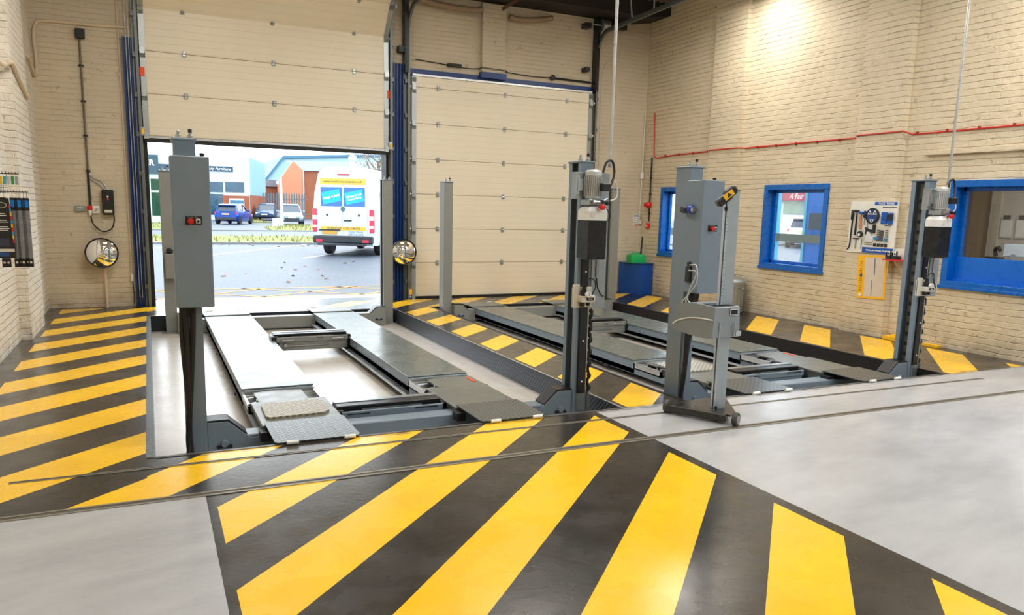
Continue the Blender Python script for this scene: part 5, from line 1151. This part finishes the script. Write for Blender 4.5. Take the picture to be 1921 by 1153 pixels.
def van(x, y, rz, s):
    t = thing('van', 'white high roof van with yellow and blue lettering parked outside the open door', 'van', (x, y, -.01), rz); t.scale = (s * .985, s, s * 1.05)
    wp = pm('van_white_paint', (188, 200, 206), .25)
    def ring(yy, z0, zt, wb, ws, wt):
        return [(-wb, yy, z0), (wb, yy, z0), (ws, yy, .75), (ws, yy, 1.45), (ws - .04, yy, 1.9), (wt + .06, yy, zt - .16), (wt - .06, yy, zt - .03), (wt - .25, yy, zt), (-wt + .25, yy, zt), (-wt + .06, yy, zt - .03), (-wt - .06, yy, zt - .16), (-ws + .04, yy, 1.9), (-ws, yy, 1.45), (-ws, yy, .75)]
    b = MB(); b.loft([ring(0, .42, 2.56, .94, .97, .74), ring(.07, .34, 2.62, .96, .99, .76), ring(.5, .32, 2.68, .96, .99, .77), ring(4.2, .32, 2.66, .96, .99, .77), ring(4.6, .32, 2.45, .96, .99, .78), ring(5.3, .42, 1.75, .96, .98, .80), ring(5.5, .42, 1.45, .94, .96, .84), ring(6.1, .45, 1.2, .86, .88, .78), ring(6.2, .5, 1.0, .8, .82, .7)], 0, True)
    b.build('body', wp, t, angle=42)
    for sx in (-1, 1):
        wheel(t, sx * .86, 1.25, .36, sx, .24); wheel(t, sx * .86, 5.0, .36, sx, .24)
        b = MB(); b.cb(*sorted((sx * .86, sx * 1.005)), -.025, .12, .72, 1.42, .02, 0); b.box(*sorted((sx * .87, sx * 1.0)), -.03, -.02, 1.10, 1.22, 1); b.box(*sorted((sx * .87, sx * 1.0)), -.03, -.02, .86, .93, 1); b.build('tail_lamp', [redl, clr], t)
        b = MB(); b.box(*sorted((sx * .985, sx * 1.0)), 1.0, 3.9, 1.35, 1.98); b.build('side_window', pm('van_blue_glass', (30, 110, 170), .1), t)
        b = MB(); b.box(*sorted((sx * .02, sx * .80)), -.012, .0, .62, 2.38); d = b.build('rear_door', wp, t, bevel=.006)
        b = MB(); b.box(*sorted((sx * .03, sx * .72)), -.02, -.012, 1.50, 2.06); b.build('rear_window', pm('van_rear_glass', (0, 92, 166), .12), d)
        b = MB(); b.lathe([(.035, -.02), (.035, -.012)], (sx * .52, 0, 1.24), 12, 'y'); b.build('hinge_cap', M['dark'], d)
    b = MB(); b.cb(-.98, .98, -.10, .14, .40, .62, .03); b.box(-.8, .8, -.16, -.10, .33, .38); b.build('rear_bumper', carblk, t)
    b = MB()
    for sx in (-1, 1): b.box(*sorted((sx * .66, sx * .86)), -.11, -.095, .43, .51)
    b.each('reflector', redl, t)
    b = MB(); b.box(-.16, .22, -.035, -.01, 2.42, 2.46); b.build('brake_light', redl, t)
    ystr = pm('van_yellow_strip', (206, 172, 60), .5)
    b = MB(); b.box(-.74, .74, -.016, -.012, 2.14, 2.32); b.box(-.74, .74, -.016, -.012, .78, .90); b.each('yellow_strip', ystr, t)
    cy_ = pm('van_cyan_panel', (0, 168, 194), .4)
    for sx, txt in ((-1, 'Design & Build'), (1, 'Garage & Loft\nConversions')):
        c = Vector((sx * .375, -.024, 1.78)); a = math.radians(12); r = Vector((math.cos(a), 0, math.sin(a))); u = Vector((-math.sin(a), 0, math.cos(a)))
        b = MB(); b.add([tuple(c + r * p * .30 + u * q * .18) for p, q in ((-1, -1), (1, -1), (1, 1), (-1, 1))], [(0, 1, 2, 3)]); b.build('advert_panel', cy_, t)
        lettering(txt, .088 if sx > 0 else .092, tuple(c + Vector((0, -.003, 0))), r, u, M['white'], t, bold=.003)
    dk = pm('van_letter_grey', (50, 62, 70), .5)
    lettering('www.constructacompany.co.uk', .098, (0, -.018, 2.23), (1, 0, 0), (0, 0, 1), dk, t)
    lettering('TELEPHONE: 01332 548 073', .092, (0, -.018, .84), (1, 0, 0), (0, 0, 1), dk, t)
    bl = pm('van_letter_blue', (14, 84, 140), .5)
    lettering('Derby Works\n07971 813902', .085, (.42, -.014, .70), (1, 0, 0), (0, 0, 1), bl, t)
    b = MB(); b.box(-.70, -.20, -.03, -.012, .665, .765); b.build('number_plate', pm('van_plate', (206, 146, 50), .5), t); b = MB(); b.box(-.80, -.10, -.045, -.012, .77, .81); b.build('plate_lamp_bar', carblk, t)
    b = MB(); X = Matrix.Translation((0, -.016, 1.42)) @ Matrix.Rotation(PI / 2, 4, 'X')
    b.lathe([(.058, -.002), (.072, -.002), (.072, .004), (.058, .004)], (0, 0, 0), 24, 'z', 0, X)
    for k in range(3):
        a = PI / 2 + k * 2 * PI / 3; b.prism([(.062 * math.cos(a), .062 * math.sin(a)), (.012 * math.cos(a + 1.05), .012 * math.sin(a + 1.05)), (.012 * math.cos(a - 1.05), .012 * math.sin(a - 1.05))], 'z', -.001, .005, 0, X)
    b.build('badge', pm('van_badge', (70, 90, 110), .3, .6), t)
    b = MB(); b.box(.03, .28, -.03, -.012, 1.06, 1.10); b.build('door_handle', carblk, t)
    return t
van(6.15, 26.7, math.radians(-30), 1.10)

# ---- buildings across the road
clad = pm('white_cladding', (186, 202, 210), .5, 0, .03, 1); cy2 = pm('cyan_white_cladding', (148, 184, 196), .5, 0, .03, 1); glz = pm('shop_glazing', (40, 82, 106), .1, 0, .4, 1.2)
brk = brick_mat('orange_brick', (146, 84, 56), .6, .3)
t = thing('shop_building', 'white clad shop with a dark name sign across the road', 'building', (0, 85, 0))
b = MB(); b.prism([(-26, 0), (9.8, 0), (13.2, 13.7), (-26, 14)], 'z', 0, 6.5); b.build('wall', clad, t)
b = MB(); b.prism([(9.8, -.02), (9.86, -.02), (13.26, 13.7), (13.2, 13.7)], 'z', 2.6, 6.52, 0)
for k in range(22):
    y = .3 + k * .6; x = 9.86 + y * .2482; b.prism([(x, y), (x + .07, y), (x + .1, y + .14), (x + .03, y + .14)], 'z', 2.6, 6.5, 0)
b.build('side_cladding', cy2, t)
b = MB(); b.box(5.95, 8.2, -.12, 0, 4.92, 5.42); sg = b.build('sign', pm('shop_sign_navy', (34, 66, 88), .5), t); b = MB(); b.box(1.0, 5.95, -.12, 0, 4.92, 5.42); b.build('sign', pm('shop_sign_navy', (34, 66, 88), .5), t)
lettering('Luxury Contemporary Furniture', .40, (8.0, 84.86, 5.17), (1, 0, 0), (0, 0, 1), M['white'], None, align='RIGHT', shear=.25).parent = None
lt = [o for o in COL.objects if o.name.startswith('lettering') and o.parent is None][-1]
lt.data.transform(Matrix.Translation((0, -85, 0))); lt.parent = sg
for (x0, x1, z0, z1) in ((5.0, 7.2, 2.8, 3.85), (7.4, 9.27, 2.83, 3.88), (5.0, 7.2, .5, 2.62), (2.5, 4.8, .5, 2.62), (2.5, 4.8, 2.8, 3.85)):
    b = MB(); b.box(x0, x1, -.03, 0, z0, z1); b.build('window', glz, t)
b = MB(); b.box(7.1, 9.75, -.05, 0, 0, 2.5, 0); b.prism([(9.8, -.02), (9.9, -.02), (13.3, 13.7), (13.2, 13.7)], 'z', 0, 2.6, 0); b.build('brick_base', brk, t)
b = MB(); b.box(7.75, 9.2, -.10, -.05, .3, 2.2); dd = b.build('entrance', pm('shop_door_pale', (206, 232, 240), .4), t); b = MB(); b.box(7.8, 9.15, -.12, -.10, 1.7, 2.05); b.box(7.9, 8.4, -.12, -.10, 1.0, 1.3); b.build('notice', pm('shop_notice', (60, 110, 140), .5), dd)
t = thing('corner_shop', 'pale shop with a dark fascia lettered KR at the left of the doorway', 'building', (-6, 68, 0))
b = MB(); b.box(-4, 7.15, 0, 10, 0, 3.92); b.build('wall', clad, t)
b = MB(); b.box(1.6, 6.98, -.2, 0, 3.9, 5.36); sg = b.build('sign', pm('kr_sign_slate', (40, 70, 86), .5), t)
lt = lettering('KR', .60, (6.28, -.22, 4.72), (1, 0, 0), (0, 0, 1), M['offwhite'], sg, bold=.02)
for (x0, x1, z0, z1) in ((3.0, 5.5, .6, 2.45), (6.35, 7.07, .6, 2.45), (3.0, 5.5, 2.6, 3.5), (6.35, 7.07, 2.6, 3.5), (5.6, 6.2, .6, 3.5)):
    b = MB(); b.box(x0, x1, -.03, 0, z0, z1); b.build('window', pm('green_reflection_glass', (40, 84, 66), .1, 0, .5, .8), t)
t = thing('industrial_shed', 'large pale grey shed with a pitched roof behind the brick workshop', 'building', (0, 122, 0))
b = MB(); b.prism([(16.6, 0), (16.6, 5.5), (19.07, 8.7), (60, 11.6), (60, 0)], 'y', 0, 40); b.build('wall', cy2, t)
b = MB(); b.prism([(16.3, 5.1), (16.3, 5.5), (19.0, 8.95), (60, 11.9), (60, 11.6), (19.15, 8.6)], 'y', -.4, 40); b.build('roof', pm('shed_roof_edge', (60, 110, 140), .5), t)
t = thing('brick_workshop', 'orange brick workshop with a corrugated roof behind the van', 'building', (0, 100, 0))
b = MB(); b.prism([(15.0, 0), (15.0, 4.5), (16.84, 7.1), (18.06, 6.0), (18.06, 0)], 'y', 0, 1.0); b.build('gable_wall', pm('lit_orange_brick', (196, 128, 94), .7, 0, .06, 3), t)  # lit tone is put into the gable colour, lighter than the side wall
b = MB(); b.box(18.06, 40, .2, 1.0, 0, 6.0); b.build('side_wall', brk, t)
b = MB(); rr = []
for k in range(56):
    x = 16.84 + k * .42; z = .06 * (1 if k % 2 else -1); rr.append((x, z))
vs = []; 
for k, (x, z) in enumerate(rr): vs += [(x + 1.2, -.1, 6.02 + z + k * .01), (x, 6, 7.45 + z + k * .01)]
b.add(vs, [(2 * i, 2 * i + 2, 2 * i + 3, 2 * i + 1) for i in range(len(rr) - 1)]); b.build('roof', pm('corrugated_roof', (112, 130, 142), .6, 0, .1, 1), t)
b = MB(); b.box(14.7, 15.0, -.1, 0, 4.2, 4.6); b.tube([(18.06, -.12, 0), (18.06, -.12, 6.0)], .07, 8); b.build('gutter', pm('gutter_white', (220, 226, 230), .5), t)
b = MB(); b.lathe([(.5, 5.8), (.5, 7.6), (.6, 7.65), (.55, 8.1), (.3, 8.35), (.01, 8.4)], (24.9, 2.2, 0), 20); b.build('vent_cowl', pm('vent_cowl', (176, 206, 222), .3, .3), t)
t = thing('low_store', 'low brick store with a pale fascia between the shop and the brick workshop', 'building', (0, 104, 0))
b = MB(); b.box(11.6, 15.7, 0, 6, 0, 3.95); b.build('wall', brk, t); b = MB(); b.box(11.4, 15.75, -.3, 6, 3.95, 4.8); b.build('fascia', pm('store_fascia', (120, 120, 132), .5), t)
t = thing('palisade_fence', 'galvanised palisade fence between the shop and the brick workshop', 'fence', (11.95, 92, 0))
fm = pm('palisade_steel', (84, 108, 120), .5, .3)
b = MB(); b.tube([(0, .06, .6), (5.2, .06, .6)], .04, 6); b.tube([(0, .06, 2.3), (5.2, .06, 2.3)], .04, 6); b.each('rail', fm, t)
for k in range(17):
    b = MB(); x = .1 + k * .29; y = 0; b.prism([(x - .075, 0), (x + .075, 0), (x + .075, 2.85), (x, 3.05), (x - .075, 2.85)], 'y', y - .02, y + .02); b.build('pale', fm, t)
pw = pm('post_white', (232, 240, 242), .5)
b = MB(); b.prism([(-.10, 0), (.10, 0), (.03, 3.75), (-.12, 3.75)], 'y', -.08, .08); t = tag(b.build('white_post', pw), 'tall white post with a white cabinet at its foot on the grass', 'post'); t.location = (9.42, 61.5, 0)
b = MB(); b.cb(-.24, .30, -.2, .2, 0, .64, .03); t = tag(b.build('white_cabinet', pw), 'low white street cabinet beside the white post', 'cabinet'); t.location = (8.95, 61.4, 0)
b = MB(); b.box(-.22, .22, -.2, .2, 0, 8); t = tag(b.build('pink_pillar', pm('pillar_pink', (206, 120, 146), .5)), 'pale pink pillar sign rising behind the white van', 'sign'); t.location = (16.7, 58, 0)
t = thing('tree', 'bare branched autumn tree above the van roof', 'tree', (20.0, 72, 0))
bk = pm('tree_bark', (120, 108, 98), .8); b = MB(); b.tube([(0, 0, 0), (.1, 0, 3), (0, .1, 6)], [.28, .2, .12], 8)
tips = []
for k in range(26):
    a = random.uniform(0, 6.28); z = random.uniform(3, 6); p = Vector((0, 0, z)); q = p + Vector((math.cos(a) * random.uniform(1, 2.2), math.sin(a) * random.uniform(.8, 2), random.uniform(1, 3.4))); b.tube([p, p.lerp(q, .5) + Vector((0, 0, -.2)), q], [.07, .04, .015], 5); tips.append(q); tips.append(p.lerp(q, .6))
b.build('trunk', bk, t)
b = MB()
for q in tips:
    for k in range(46):
        c = q + Vector((random.gauss(0, .5), random.gauss(0, .5), random.gauss(0, .5))); s = random.uniform(.05, .11); v = [c + Vector((random.uniform(-s, s), random.uniform(-s, s), random.uniform(-s, s))) for _ in range(3)]; b.add([tuple(p) for p in v], [(0, 1, 2)])
b.build('foliage', pm('autumn_leaf', (176, 158, 138), .8), t)
# building across the yard seen through the middle window
t = thing('red_fascia_building', 'pale unit with a red fascia seen through the middle blue window', 'building', (40, 39, 0))
b = MB(); b.box(0, 6, -6, 10, -.02, 4.2); b.build('wall', pm('unit_wall', (206, 206, 204), .6), t)
b = MB(); b.box(-.3, 0, -6, 10, 2.82, 3.6); fs = b.build('fascia', pm('unit_fascia_red', (160, 40, 66), .5), t)
lettering('A Fair Deal', .5, (-.32, .55, 3.08), (0, -1, 0), (0, 0, 1), M['white'], fs, align='LEFT', shear=.2)
b = MB(); b.box(-.05, 0, -.6, 1.3, 1.9, 2.7); b.build('window', pm('unit_window', (150, 168, 150), .2, 0, .3, 1), t)
